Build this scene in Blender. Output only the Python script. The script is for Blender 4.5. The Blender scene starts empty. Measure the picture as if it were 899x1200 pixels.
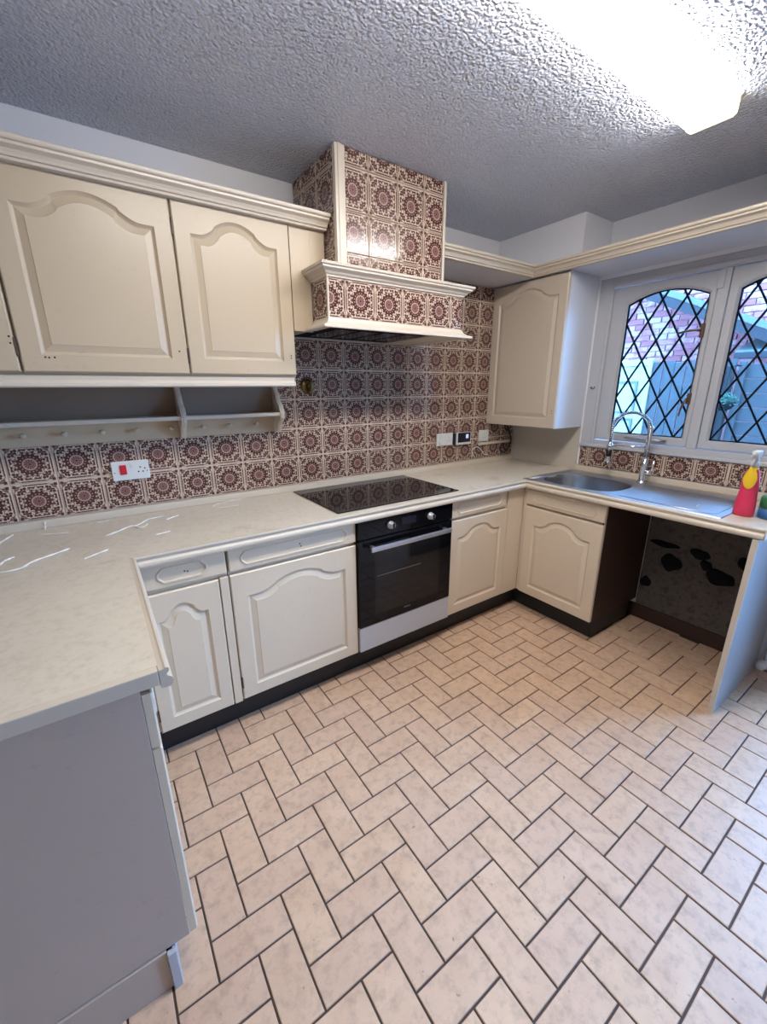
import bpy, bmesh, math, random
from mathutils import Vector, noise as mnoise
random.seed(7)
sc = bpy.context.scene
COL = sc.collection
PI = math.pi

# ------------------------------------------------------------------ camera, world, exposure
CAM = (-0.0278, -2.1745, 1.4571); YAW, PITCH, ROLL, FPX = 0.60411, -0.29084, -0.00511, 486.74
cy_, sy_, cp_, sp_ = math.cos(YAW), math.sin(YAW), math.cos(PITCH), math.sin(PITCH)
FWD = Vector((sy_*cp_, cy_*cp_, sp_)); R0 = Vector((cy_, -sy_, 0)); U0 = R0.cross(FWD)
RGT = R0*math.cos(ROLL) + U0*math.sin(ROLL); UPV = -R0*math.sin(ROLL) + U0*math.cos(ROLL)
cam = bpy.data.cameras.new('camera'); camo = bpy.data.objects.new('camera', cam); COL.objects.link(camo)
from mathutils import Matrix
m3 = Matrix((RGT, UPV, -FWD)).transposed()
camo.matrix_world = Matrix.Translation(CAM) @ m3.to_4x4()
cam.sensor_fit = 'AUTO'; cam.sensor_width = 36.0; cam.lens = FPX*36.0/1200.0
cam.clip_start = 0.02
sc.camera = camo

def project(p):
    d = Vector(p)-Vector(CAM); z = d.dot(FWD)
    if z < 0.02: return None
    return 449.5+FPX*d.dot(RGT)/z, 600-FPX*d.dot(UPV)/z, z

world = bpy.data.worlds.new('overcast_sky'); sc.world = world
world.use_nodes = True
bg = world.node_tree.nodes['Background']
bg.inputs['Color'].default_value = (0.225, 0.50, 1.04, 1); bg.inputs['Strength'].default_value = 27.0
LAMP_STRENGTH = 32.0; LAMP_COLOR = (1.0, 0.965, 0.92)
vs = sc.view_settings
vs.view_transform = 'Standard'; vs.look = 'None'; vs.gamma = 1.0; vs.exposure = 0.38
vs.use_curve_mapping = False
try:
    sc.cycles.use_denoising = True
    sc.cycles.max_bounces = 10; sc.cycles.transparent_max_bounces = 16
    sc.cycles.diffuse_bounces = 6
    sc.cycles.sample_clamp_indirect = 8.0
except Exception:
    pass

W = 2.732; CEIL = 2.394; XL, YF = -1.7, -3.25          # right wall plane, ceiling, far left wall, wall behind the camera
DOOR_Y0, DOOR_Y1, DOOR_Z = -2.86, -1.93, 2.12          # garden door in the right wall, outside the frame
WY0, WY1, WZ0, WZ1 = -0.575, -1.89, 1.072, 2.09        # kitchen window opening

def portal(name, loc, sx, sy, rot=(0, PI/2, 0)):
    l = bpy.data.lights.new(name, 'AREA'); l.shape = 'RECTANGLE'; l.size = sx; l.size_y = sy
    l.cycles.is_portal = True
    o = bpy.data.objects.new(name, l); COL.objects.link(o); o.location = loc
    o.rotation_euler = rot
    return o
portal('window_portal', (W+0.26, (WY0+WY1)/2, (WZ0+WZ1)/2), WZ1-WZ0, WY0-WY1)
portal('door_portal', (W+0.26, (DOOR_Y0+DOOR_Y1)/2, DOOR_Z/2), DOOR_Z, DOOR_Y1-DOOR_Y0)

# ------------------------------------------------------------------ node maths
class N:
    tree = None
    def __init__(s, v): s.v = v
    @staticmethod
    def op(o, *a):
        n = N.tree.nodes.new('ShaderNodeMath'); n.operation = o
        for i, x in enumerate(a):
            x = x.v if isinstance(x, N) else x
            if isinstance(x, (int, float)): n.inputs[i].default_value = x
            else: N.tree.links.new(x, n.inputs[i])
        return N(n.outputs[0])
    def __add__(s, o): return N.op('ADD', s, o)
    __radd__ = __add__
    def __sub__(s, o): return N.op('SUBTRACT', s, o)
    def __rsub__(s, o): return N.op('SUBTRACT', o, s)
    def __mul__(s, o): return N.op('MULTIPLY', s, o)
    __rmul__ = __mul__
    def abs(s): return N.op('ABSOLUTE', s)
    def below(s, e, w=0.02):      # 1 where s < e
        n = N.op('MULTIPLY_ADD', s, -1.0/w, N.op('MULTIPLY_ADD', e, 1.0/w, 0.5) if isinstance(e, N) else e/w+0.5)
        n.v.node.use_clamp = True
        return n
    def above(s, e, w=0.02):
        n = N.op('MULTIPLY_ADD', s, 1.0/w, N.op('MULTIPLY_ADD', e, -1.0/w, 0.5) if isinstance(e, N) else -e/w+0.5)
        n.v.node.use_clamp = True
        return n
def nmax(*a):
    r = a[0]
    for x in a[1:]: r = N.op('MAXIMUM', r, x)
    return r
def nmin(a, b): return N.op('MINIMUM', a, b)
def dist(ax, ay, px, py):
    dx = ax-px; dy = ay-py
    return N.op('SQRT', dx*dx+dy*dy)

def new_mat(name):
    m = bpy.data.materials.new(name); m.use_nodes = True
    nt = m.node_tree; N.tree = nt
    return m, nt, nt.nodes['Principled BSDF']
def mixc(nt, f, a, b):
    n = nt.nodes.new('ShaderNodeMix'); n.data_type = 'RGBA'
    fs = f.v if isinstance(f, N) else f
    if isinstance(fs, (int, float)): n.inputs[0].default_value = fs
    else: nt.links.new(fs, n.inputs[0])
    for k, c in ((6, a), (7, b)):
        if isinstance(c, tuple): n.inputs[k].default_value = (*c[:3], 1)
        else: nt.links.new(c, n.inputs[k])
    return n.outputs[2]
def coord(nt, which='Object'): return nt.nodes.new('ShaderNodeTexCoord').outputs[which]
def geo_pos(nt): return nt.nodes.new('ShaderNodeNewGeometry').outputs['Position']
def noise_tex(nt, vec, scale, detail=3, rough=0.5):
    n = nt.nodes.new('ShaderNodeTexNoise'); n.inputs['Scale'].default_value = scale
    n.inputs['Detail'].default_value = detail; n.inputs['Roughness'].default_value = rough
    nt.links.new(vec, n.inputs['Vector']); return n.outputs['Fac']
def bump(nt, bsdf, h, strength, distance):
    b = nt.nodes.new('ShaderNodeBump'); b.inputs['Strength'].default_value = strength
    b.inputs['Distance'].default_value = distance
    nt.links.new(h.v if isinstance(h, N) else h, b.inputs['Height']); nt.links.new(b.outputs[0], bsdf.inputs['Normal'])
def plain(name, c, rough=0.5, metal=0.0, var=0.0, scale=8.0, spec=None, coat=0.0):
    m, nt, b = new_mat(name)
    if var:
        f = noise_tex(nt, geo_pos(nt), scale, 4)
        out = mixc(nt, f, tuple(x*(1-var) for x in c), tuple(min(1, x*(1+var)) for x in c))
        nt.links.new(out, b.inputs['Base Color'])
    else: b.inputs['Base Color'].default_value = (*c, 1)
    b.inputs['Roughness'].default_value = rough; b.inputs['Metallic'].default_value = metal
    if spec is not None: b.inputs['Specular IOR Level'].default_value = spec
    if coat: b.inputs['Coat Weight'].default_value = coat
    return m

def decor_tile_mat():
    m, nt, b = new_mat('maroon_mandala_tile')
    uv = coord(nt, 'UV'); sep = nt.nodes.new('ShaderNodeSeparateXYZ'); nt.links.new(uv, sep.inputs[0])
    x = (N(sep.outputs[0])-0.5)*2.0; y = (N(sep.outputs[1])-0.5)*2.0
    r = N.op('SQRT', x*x+y*y); th = N.op('ARCTAN2', y, x)
    ax, ay = x.abs(), y.abs(); hi = nmax(ax, ay); lo = nmin(ax, ay)
    c12 = N.op('COSINE', th*12.0); c16 = N.op('COSINE', th*16.0); c8 = N.op('COSINE', th*8.0)
    dot = r.below(0.055)
    spokes = r.above(0.10)*r.below(0.25)*c12.above(0.25, 0.3)
    ring2 = r.above(0.215)*r.below(0.24)*0.8
    petals = r.above(0.315)*r.below(c16*0.045+0.57)
    light = r.above(0.37)*r.below(0.43)*c16.below(-0.55, 0.4)*0.6
    main = N.op('SUBTRACT', petals, light); main.v.node.use_clamp = True
    d1 = dist(ax, ay, 0.60, 0.60)
    t1 = N.op('ARCTAN2', ay-0.60, ax-0.60)
    corner = d1.below(N.op('COSINE', t1*4.0)*0.06+0.13)*d1.above(0.035)
    sq = nmax((ax-0.86).abs(), (ay-0.86).abs()).below(0.075)
    bar1 = (hi-0.90).abs().below(0.028)*lo.below(0.52)
    bar2 = (hi-0.77).abs().below(0.04)*lo.below(0.34)*lo.above(0.05)
    frond = dist(hi, lo, 0.74, 0.47).below(0.075)
    dotb = dist(hi, lo, 0.62, 0.20).below(0.06)
    comb = nt.nodes.new('ShaderNodeCombineXYZ'); nt.links.new(hi.v, comb.inputs[0]); nt.links.new(lo.v, comb.inputs[1])
    lace = N(noise_tex(nt, comb.outputs[0], 9.0, 2)).above(0.50, 0.06)*r.above(0.58)*hi.below(0.94)*0.85
    mask = nmax(dot, spokes, ring2, main, corner, sq, bar1, bar2, frond, dotb, lace)*hi.below(0.975, 0.01)
    pink = r.below(0.34); core = r.below(0.20, 0.06)
    info = nt.nodes.new('ShaderNodeObjectInfo')
    base = mixc(nt, core, mixc(nt, pink, (0.57, 0.44, 0.345), (0.40, 0.26, 0.22)), (0.24, 0.12, 0.105))
    dark = mixc(nt, info.outputs['Random'], (0.066, 0.021, 0.018), (0.084, 0.028, 0.023))
    nt.links.new(mixc(nt, mask, base, dark), b.inputs['Base Color'])
    b.inputs['Roughness'].default_value = 0.13; b.inputs['Specular IOR Level'].default_value = 0.38
    bump(nt, b, noise_tex(nt, geo_pos(nt), 25, 2), 0.03, 0.01)
    return m

def floor_tile_mat():
    m, nt, b = new_mat('blush_quarry_floor_tile')
    p = geo_pos(nt); info = nt.nodes.new('ShaderNodeObjectInfo')
    n1 = N(noise_tex(nt, p, 9.0, 5, 0.6)); n2 = N(noise_tex(nt, p, 60.0, 3, 0.6)); n3 = N(noise_tex(nt, p, 28.0, 4, 0.65))
    c = mixc(nt, n1.above(0.5, 0.5), (0.58, 0.375, 0.24), (0.73, 0.505, 0.34))
    c = mixc(nt, N(info.outputs['Random'])*0.40, c, (0.56, 0.37, 0.28))
    c = mixc(nt, n3.above(0.58, 0.22)*0.5, c, (0.34, 0.22, 0.155))
    c = mixc(nt, n2.above(0.71, 0.04)*0.6, c, (0.10, 0.06, 0.045))
    nt.links.new(c, b.inputs['Base Color'])
    nt.links.new(N.op('MULTIPLY_ADD', n1, 0.25, 0.33).v, b.inputs['Roughness'])
    bump(nt, b, n3, 0.15, 0.004)
    return m

def ceiling_mat():
    m, nt, b = new_mat('stippled_ceiling_paint')
    p = geo_pos(nt)
    v = nt.nodes.new('ShaderNodeTexVoronoi'); v.feature = 'SMOOTH_F1'; v.inputs['Scale'].default_value = 105.0
    wn = nt.nodes.new('ShaderNodeVectorMath'); wn.operation = 'MULTIPLY_ADD'
    nn = nt.nodes.new('ShaderNodeTexNoise'); nn.inputs['Scale'].default_value = 45.0; nt.links.new(p, nn.inputs['Vector'])
    nt.links.new(nn.outputs['Color'], wn.inputs[0]); wn.inputs[1].default_value = (0.009, 0.009, 0.009); nt.links.new(p, wn.inputs[2])
    nt.links.new(wn.outputs[0], v.inputs['Vector'])
    h = N(v.outputs['Distance'])*-1.0 + N(noise_tex(nt, p, 120.0, 2))*0.7
    b.inputs['Base Color'].default_value = (0.70, 0.73, 0.83, 1); b.inputs['Roughness'].default_value = 0.27; b.inputs['Specular IOR Level'].default_value = 0.75
    bump(nt, b, h, 1.0, 0.018)
    return m

def worktop_mat():
    m, nt, b = new_mat('mottled_cream_laminate')
    p = geo_pos(nt)
    n1 = N(noise_tex(nt, p, 5.0, 5, 0.65)); n2 = N(noise_tex(nt, p, 45.0, 4, 0.6)); n3 = N(noise_tex(nt, p, 2.2, 3))
    c = mixc(nt, n1, (0.56, 0.49, 0.39), (0.68, 0.61, 0.50))
    c = mixc(nt, n2.above(0.60, 0.25)*0.35, c, (0.38, 0.31, 0.23))
    c = mixc(nt, n1.above(0.62, 0.12)*n3.above(0.52, 0.1)*0.5, c, (0.36, 0.25, 0.17))
    nt.links.new(c, b.inputs['Base Color']); b.inputs['Roughness'].default_value = 0.38
    bump(nt, b, n2, 0.06, 0.003)
    return m

def cabinet_mat(name, c):
    m, nt, b = new_mat(name)
    p = geo_pos(nt)
    n1 = N(noise_tex(nt, p, 3.0, 4)); n2 = N(noise_tex(nt, p, 30.0, 5, 0.7))
    col = mixc(nt, n1, tuple(x*0.95 for x in c), tuple(x*1.04 for x in c))
    col = mixc(nt, n2.above(0.66, 0.1)*0.18, col, (c[0]*0.62, c[1]*0.55, c[2]*0.48))
    nt.links.new(col, b.inputs['Base Color']); b.inputs['Roughness'].default_value = 0.34
    bump(nt, b, n2, 0.05, 0.002)
    return m

def brick_mat():
    m, nt, b = new_mat('weathered_brick')
    info = nt.nodes.new('ShaderNodeObjectInfo'); R = N(info.outputs['Random'])
    c = mixc(nt, R, (0.36, 0.115, 0.13), (0.46, 0.175, 0.20))
    n = N(noise_tex(nt, geo_pos(nt), 5.0, 4, 0.7))
    c = mixc(nt, n.above(0.50, 0.12)*R.above(0.30, 0.2), c, (0.56, 0.36, 0.36))
    nt.links.new(c, b.inputs['Base Color']); b.inputs['Roughness'].default_value = 0.9
    return m

def glass_mat(name, tint=(1, 1, 1)):
    m, nt, b = new_mat(name)
    nt.nodes.remove(b); out = nt.nodes['Material Output']
    t = nt.nodes.new('ShaderNodeBsdfTransparent'); t.inputs[0].default_value = (*tint, 1)
    g = nt.nodes.new('ShaderNodeBsdfGlossy'); g.inputs['Roughness'].default_value = 0.03
    f = nt.nodes.new('ShaderNodeFresnel'); f.inputs[0].default_value = 1.35
    mx = nt.nodes.new('ShaderNodeMixShader')
    nt.links.new(f.outputs[0], mx.inputs[0]); nt.links.new(t.outputs[0], mx.inputs[1]); nt.links.new(g.outputs[0], mx.inputs[2])
    nt.links.new(mx.outputs[0], out.inputs[0])
    return m

def plaster_mat():
    m, nt, b = new_mat('mouldy_bare_plaster')
    p = geo_pos(nt)
    n1 = N(noise_tex(nt, p, 4.0, 5, 0.7)); n2 = N(noise_tex(nt, p, 26.0, 5, 0.75))
    c = mixc(nt, n1, (0.09, 0.075, 0.062), (0.15, 0.125, 0.105))
    c = mixc(nt, n2.above(0.56, 0.12)*0.8, c, (0.06, 0.045, 0.04))
    nt.links.new(c, b.inputs['Base Color']); b.inputs['Roughness'].default_value = 0.9
    bump(nt, b, n2, 0.4, 0.01)
    return m

def emit_mat(name, col, s, rough=0.4):
    m, nt, b = new_mat(name)
    b.inputs['Base Color'].default_value = (0.8, 0.8, 0.78, 1); b.inputs['Roughness'].default_value = rough
    b.inputs['Emission Color'].default_value = (*col, 1); b.inputs['Emission Strength'].default_value = s
    return m

M = dict(
    sidewhite=plain('white_cabinet_side', (0.62, 0.63, 0.68), 0.35),
    rearwall=plain('stone_emulsion', (0.56, 0.53, 0.49), 0.8), endwhite=plain('white_laminate', (0.29, 0.285, 0.29), 0.3), backboard=plain('shaded_brown_board', (0.20, 0.14, 0.095), 0.6, var=.08, scale=6),
    cabup=cabinet_mat('yellowish_cream_paint', (0.475, 0.375, 0.258)), cabr=cabinet_mat('beige_cream_paint', (0.53, 0.445, 0.35)),  # upper cream set deeper and yellower than the base cream
    tile=decor_tile_mat(), ftile=floor_tile_mat(), ceil=ceiling_mat(), top=worktop_mat(),
    cab=cabinet_mat('cream_painted_wood', (0.64, 0.53, 0.395)), panel_grey=cabinet_mat('greyed_cream_laminate', (0.46, 0.37, 0.305)),
    grout=plain('dark_floor_grout', (0.085, 0.055, 0.045), 0.9), wgrout=plain('cream_wall_grout', (0.56, 0.46, 0.38), 0.8),
    wall=plain('pale_blue_grey_emulsion', (0.76, 0.75, 0.77), 0.7, var=0.03, scale=2), beige=plain('beige_plaster', (0.50, 0.44, 0.36), 0.7, var=0.06, scale=5),
    white=plain('white_gloss_paint', (0.45, 0.45, 0.47), 0.3, var=0.02), plastic=plain('white_plastic', (0.60, 0.60, 0.58), 0.3),
    cream=plain('cream_trim', (0.58, 0.50, 0.40), 0.35, var=0.04, scale=6),
    black=plain('black_kickboard', (0.012, 0.012, 0.013), 0.5), dark=plain('dark_recess', (0.012, 0.012, 0.013), 0.9, spec=.1),
    hob=plain('black_ceramic_glass', (0.010, 0.010, 0.011), 0.06, spec=.36), oven=plain('black_oven_glass', (0.004, 0.004, 0.006), 0.05, spec=.26),
    ovenblk=plain('black_enamel', (0.006, 0.006, 0.008), 0.15, spec=.3), steel=plain('brushed_steel', (0.52, 0.55, 0.60), 0.40, 1.0, var=0.06, scale=30), bowl=plain('shaded_bowl_steel', (0.36, 0.375, 0.40), 0.25, 1.0),
    chrome=plain('chrome', (0.70, 0.71, 0.73), 0.10, 1.0), alu=plain('satin_aluminium', (0.55, 0.55, 0.57), 0.35, 0.9),
    brass=plain('tarnished_brass', (0.15, 0.10, 0.035), 0.35, 0.9), bronze=plain('antique_brass_catch', (0.16, 0.10, 0.06), 0.4, 0.7),
    lead=plain('lead_came', (0.006, 0.007, 0.011), 0.8, spec=.1), glass=glass_mat('clear_window_glass', (.95, .97, .96)), dimglass=glass_mat('dimming_window_glass', (.66, .70, .69)),
    red=plain('red_rocker', (0.50, 0.01, 0.025), 0.35), pink=plain('pink_plastic_bottle', (0.68, 0.035, 0.10), 0.3),
    yellow=plain('yellow_label', (0.80, 0.52, 0.02), 0.35), green=plain('green_label', (0.03, 0.17, 0.06), 0.4), blue=plain('blue_label', (0.02, 0.10, 0.28), 0.4),
    blackp=plain('black_plastic', (0.012, 0.012, 0.014), 0.35), brown=plain('brown_veneer', (0.045, 0.019, 0.012), 0.5, var=0.2, scale=12),
    plaster=plaster_mat(), sealant=plain('white_sealant', (0.78, 0.74, 0.67), 0.7), screen=plain('dark_lcd', (0.010, 0.013, 0.022), 0.12),
    brick=brick_mat(), mortar=plain('lime_mortar', (0.42, 0.22, 0.22), 0.9), paving=plain('grey_paving', (0.140, 0.136, 0.133), 0.9, var=0.15, scale=4),
    fence=plain('weathered_grey_timber', (0.051, 0.055, 0.059), 0.85, var=0.25, scale=9), fencedk=plain('dark_stained_timber', (0.019, 0.021, 0.022), 0.8, var=0.2, scale=9),
    doorw=plain('pale_painted_door', (0.306, 0.314, 0.256), 0.5), fascia=plain('dark_slate_fascia', (0.0114, 0.0095, 0.0138), 0.6), roof=plain('pale_roof_edge', (0.095, 0.113, 0.113), 0.6),
    leaf=plain('hanging_foliage', (0.014, 0.070, 0.042), 0.6, var=0.4, scale=40),
    lamp=emit_mat('lit_prismatic_diffuser', LAMP_COLOR, LAMP_STRENGTH), lampside=emit_mat('lit_diffuser_side', LAMP_COLOR, LAMP_STRENGTH*.56), lampcap=emit_mat('glowing_amber_end_cap', (1.0, 0.74, 0.36), LAMP_STRENGTH*0.07),
    glow=emit_mat('blue_display_glyph', (0.10, 0.16, 0.75), 0.5),
    mark=plain('pale_screen_print', (0.13, 0.13, 0.135), 0.4), hole=plain('screw_hole', (0.03, 0.02, 0.015), 0.8), rail=plain('rusted_hinge', (0.11, 0.075, 0.06), 0.5, 0.5),
)

# ------------------------------------------------------------------ object helpers
WPOS = {}
def wpos(o): return WPOS.get(o.name, Vector((0, 0, 0)))
def link(o, parent=None, loc=(0, 0, 0)):
    COL.objects.link(o); loc = Vector(loc); WPOS[o.name] = loc
    if parent is not None:
        o.parent = parent; o.location = loc-wpos(parent)
    else: o.location = loc
    return o
def obj(name, me, parent=None, loc=(0, 0, 0), mat=None):
    if mat is not None and not me.materials: me.materials.append(M[mat] if isinstance(mat, str) else mat)
    return link(bpy.data.objects.new(name, me), parent, loc)
def thing(name, label, cat, loc, group=None):
    o = link(bpy.data.objects.new(name, None), None, loc); o.empty_display_size = 0.05
    return tag(o, label, cat, group)
def tag(o, label, cat, group=None):
    o['label'] = label; o['category'] = cat
    if group: o['group'] = group
    return o
def struct(o): o['kind'] = 'structure'; return o
def from_bm(bm, name, smooth=False):
    me = bpy.data.meshes.new(name); bmesh.ops.recalc_face_normals(bm, faces=bm.faces[:]); bm.to_mesh(me); bm.free()
    if smooth: me.polygons.foreach_set('use_smooth', [True]*len(me.polygons))
    return me
def bm_box(bm, x0, x1, y0, y1, z0, z1, bev=0.0, seg=2, T=None):
    t = bmesh.new()
    v = [t.verts.new((x, y, z)) for x in (x0, x1) for y in (y0, y1) for z in (z0, z1)]
    for f in ((0, 1, 3, 2), (4, 6, 7, 5), (0, 4, 5, 1), (2, 3, 7, 6), (0, 2, 6, 4), (1, 5, 7, 3)): t.faces.new([v[i] for i in f])
    bmesh.ops.recalc_face_normals(t, faces=t.faces[:])
    if bev: bmesh.ops.bevel(t, geom=t.edges[:], offset=bev, segments=seg, profile=0.5, affect='EDGES')
    add(bm, t, T)
def add(bm, t, T=None):
    mp = {}
    for v in t.verts: mp[v] = bm.verts.new(T(v.co) if T else v.co)
    for f in t.faces:
        try: bm.faces.new([mp[v] for v in f.verts])
        except ValueError: pass
    t.free()
def box(name, x0, x1, y0, y1, z0, z1, mat, parent=None, bev=0.0, seg=2, T=None):
    bm = bmesh.new(); bm_box(bm, min(x0, x1), max(x0, x1), min(y0, y1), max(y0, y1), min(z0, z1), max(z0, z1), bev, seg, T)
    return obj(name, from_bm(bm, name), parent, wpos(parent) if False else (0, 0, 0), mat) if parent is None else _in(name, from_bm(bm, name), parent, mat)
def _in(name, me, parent, mat):
    """mesh given in world coordinates: keep its origin at its parent's base"""
    base = wpos(parent)
    me.transform(Matrix.Translation(-base))
    return obj(name, me, parent, base, mat)
def boxes(name, lst, mat, parent=None, bev=0.0, T=None):
    bm = bmesh.new()
    for b in lst: bm_box(bm, *b, bev, 2, T)
    me = from_bm(bm, name)
    return obj(name, me, None, (0, 0, 0), mat) if parent is None else _in(name, me, parent, mat)
def loft(bm, rings, cap0=False, cap1=False, closed=True, T=None):
    R = [[bm.verts.new(T(Vector(p)) if T else p) for p in r] for r in rings]
    n = len(R[0])
    for a, b in zip(R, R[1:]):
        for i in range(n if closed else n-1):
            j = (i+1) % n
            try: bm.faces.new((a[i], a[j], b[j], b[i]))
            except ValueError: pass
    if cap0: bm.faces.new(R[0])
    if cap1: bm.faces.new(R[-1])
    return R
def lathe(name, prof, mat, parent=None, c=(0, 0, 0), n=24, axis='z', smooth=True):
    bm = bmesh.new(); rings = []
    for r, h in prof:
        ring = []
        for i in range(n):
            a = 2*PI*i/n; u, v = r*math.cos(a), r*math.sin(a)
            p = {'z': (u, v, h), 'x': (h, u, v), 'y': (u, h, v)}[axis]
            ring.append((p[0]+c[0], p[1]+c[1], p[2]+c[2]))
        rings.append(ring)
    loft(bm, rings, True, True)
    me = from_bm(bm, name, smooth)
    return obj(name, me, None, (0, 0, 0), mat) if parent is None else _in(name, me, parent, mat)
def tube_bm(bm, pts, rad, n=8, caps=True):
    pts = [Vector(p) for p in pts]; rings = []; prev = None
    for i, p in enumerate(pts):
        d = (pts[min(i+1, len(pts)-1)]-pts[max(i-1, 0)]).normalized()
        if prev is None:
            a = d.orthogonal().normalized()
        else: a = (prev-d*prev.dot(d)).normalized()
        prev = a; b = d.cross(a)
        r = rad[i] if isinstance(rad, (list, tuple)) else rad
        rings.append([p+(a*math.cos(2*PI*k/n)+b*math.sin(2*PI*k/n))*r for k in range(n)])
    loft(bm, rings, caps, caps)
def tube(name, pts, rad, mat, parent=None, n=8):
    bm = bmesh.new(); tube_bm(bm, pts, rad, n); me = from_bm(bm, name, True)
    return obj(name, me, None, (0, 0, 0), mat) if parent is None else _in(name, me, parent, mat)
def sweep_bm(bm, prof, path, side=1.0, end_miter=(None, None)):
    """profile (out, z) swept along a horizontal path with mitred corners; out = right of travel * side"""
    P = [Vector((p[0], p[1], 0)) for p in path]; nseg = len(P)-1
    nrm = []
    for i in range(nseg):
        d = (P[i+1]-P[i]).normalized(); nrm.append(Vector((d.y, -d.x, 0))*side)
    rings = []
    for i, p in enumerate(P):
        if i == 0: o = end_miter[0] or nrm[0]
        elif i == nseg: o = end_miter[1] or nrm[-1]
        else:
            h = (nrm[i-1]+nrm[i]).normalized(); o = h/h.dot(nrm[i])
        o = Vector(o)
        rings.append([(p.x+o.x*u, p.y+o.y*u, z) for u, z in prof])
    loft(bm, rings, True, True)
def sweep(name, prof, path, mat, parent=None, side=1.0, end_miter=(None, None)):
    bm = bmesh.new(); sweep_bm(bm, prof, path, side, end_miter); me = from_bm(bm, name)
    return obj(name, me, None, (0, 0, 0), mat) if parent is None else _in(name, me, parent, mat)
def facing(kind, ox, oy):
    """local x = to the viewer's right along the front, local -y = out of the front"""
    if kind == 'back': return lambda p: Vector((p[0]+ox, p[1]+oy, p[2]))
    if kind == 'right': return lambda p: Vector((p[1]+ox, -p[0]+oy, p[2]))
    return lambda p: Vector((-p[1]+ox, p[0]+oy, p[2]))          # 'left' run: front towards +X

# ------------------------------------------------------------------ panelled doors
def arch_f(u):
    a = abs(u)
    if a < 0.46: return 1-0.42*(a/0.46)**2
    if a < 0.49: return 0.58-0.15*(a-0.46)/0.03
    if a < 0.80: return 0.43*(1-(a-0.49)/0.31)**1.7
    return 0.0
USET = [1.0, .9, .80, .75, .70, .65, .60, .55, .50, .49, .46, .44, .38, .30, .22, .14, .07, 0.0]
USET = USET+[-u for u in USET[-2::-1]]
def arch_outline(x0, x1, z0, zs, zp, d, y):
    c = (x0+x1)/2; hw = (x1-x0)/2-d
    pts = [(x0+d, y, z0+d), (x1-d, y, z0+d)]
    for u in USET: pts.append((c+u*hw, y, zs+(zp-zs)*arch_f(u)-d))
    return pts
def rect_for(out, x0, x1, z0, z1, y):
    r = [(x0, y, z0), (x1, y, z0)]
    top = out[2:]
    for i, p in enumerate(top):
        x = x1 if i == 0 else (x0 if i == len(top)-1 else p[0])
        r.append((x, y, z1))
    return r
def panel_door(parent, x0, x1, z0, z1, T, mat='cab', mg=(0.055, 0.058, 0.105, 0.045), name='door', holes=(), hinges=()):
    ms, mb, mt, mp = mg; th = 0.02
    ox0, ox1, oz0, zs, zp = x0+ms, x1-ms, z0+mb, z1-mt, z1-mp
    o0 = arch_outline(ox0, ox1, oz0, zs, zp, 0, 0)
    bm = bmesh.new()
    rings = [rect_for(o0, x0, x1, z0, z1, th), rect_for(o0, x0, x1, z0, z1, 0.004),
             rect_for(o0, x0+.004, x1-.004, z0+.004, z1-.004, 0.0), o0,
             arch_outline(ox0, ox1, oz0, zs, zp, .003, .004), arch_outline(ox0, ox1, oz0, zs, zp, .008, .008)]
    loft(bm, rings, True, False, T=T)
    d = _in(name, from_bm(bm, name), parent, mat)
    bm = bmesh.new()
    rings = [arch_outline(ox0, ox1, oz0, zs, zp, .007, .014), arch_outline(ox0, ox1, oz0, zs, zp, .007, .0085), arch_outline(ox0, ox1, oz0, zs, zp, .011, .0095),
             arch_outline(ox0, ox1, oz0, zs, zp, .032, .003), arch_outline(ox0, ox1, oz0, zs, zp, .0335, .0015)]
    loft(bm, rings, False, True, T=T)
    _in('raised_panel', from_bm(bm, 'raised_panel'), d, mat)
    for hx, hz in holes: dotmark('screw_hole', hx, hz, T, d)
    for hx, hz in hinges: box('hinge', hx-.003, hx+.003, -.0015, .012, hz-.028, hz+.028, 'rail', d, .001, 1, T)
    return d
def dotmark(name, x, z, T, parent, r=0.0032, mat='hole', y=-0.0006):
    bm = bmesh.new()
    loft(bm, [[(x+r*math.cos(a*PI/4), y+k, z+r*math.sin(a*PI/4)) for a in range(8)] for k in (0.0015, 0)], True, True, T=T)
    _in(name, from_bm(bm, name), parent, mat)
def drawer_front(parent, x0, x1, z0, z1, T, mat='cab', holes=(), mx=0.04):
    th = 0.02; a0, a1, b0, b1 = x0+mx, x1-mx, z0+0.016, z1-0.016
    def octo(d, y):
        A0, A1, B0, B1 = a0+d, a1-d, b0+d, b1-d
        k = (B1-B0)*.34
        return [(A0+k, y, B0), (A1-k, y, B0), (A1, y, B0+k), (A1, y, B1-k), (A1-k, y, B1), (A0+k, y, B1), (A0, y, B1-k), (A0, y, B0+k)]
    def rect(d, y):
        X0, X1, Z0, Z1 = x0+d, x1-d, z0+d, z1-d
        o = octo(0, 0)
        return [(o[0][0], y, Z0), (o[1][0], y, Z0), (X1, y, o[2][2]), (X1, y, o[3][2]), (o[4][0], y, Z1), (o[5][0], y, Z1), (X0, y, o[6][2]), (X0, y, o[7][2])]
    def rect8(d, y):   # true corners kept: corner points pushed to the rectangle corners
        X0, X1, Z0, Z1 = x0+d, x1-d, z0+d, z1-d
        return [(X0, y, Z0), (X1, y, Z0), (X1, y, Z0+.001), (X1, y, Z1-.001), (X1, y, Z1), (X0, y, Z1), (X0, y, Z1-.001), (X0, y, Z0+.001)]
    bm = bmesh.new()
    loft(bm, [rect8(0, th), rect8(0, .004), rect8(.004, 0), octo(0, 0), octo(.003, -.004), octo(.007, -.004), octo(.010, .002), octo(.014, .002)], True, True, T=T)
    d = _in('drawer_front', from_bm(bm, 'drawer_front'), parent, mat)
    for hx, hz in holes: dotmark('screw_hole', hx, hz, T, d, y=.0012)
    return d

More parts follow.
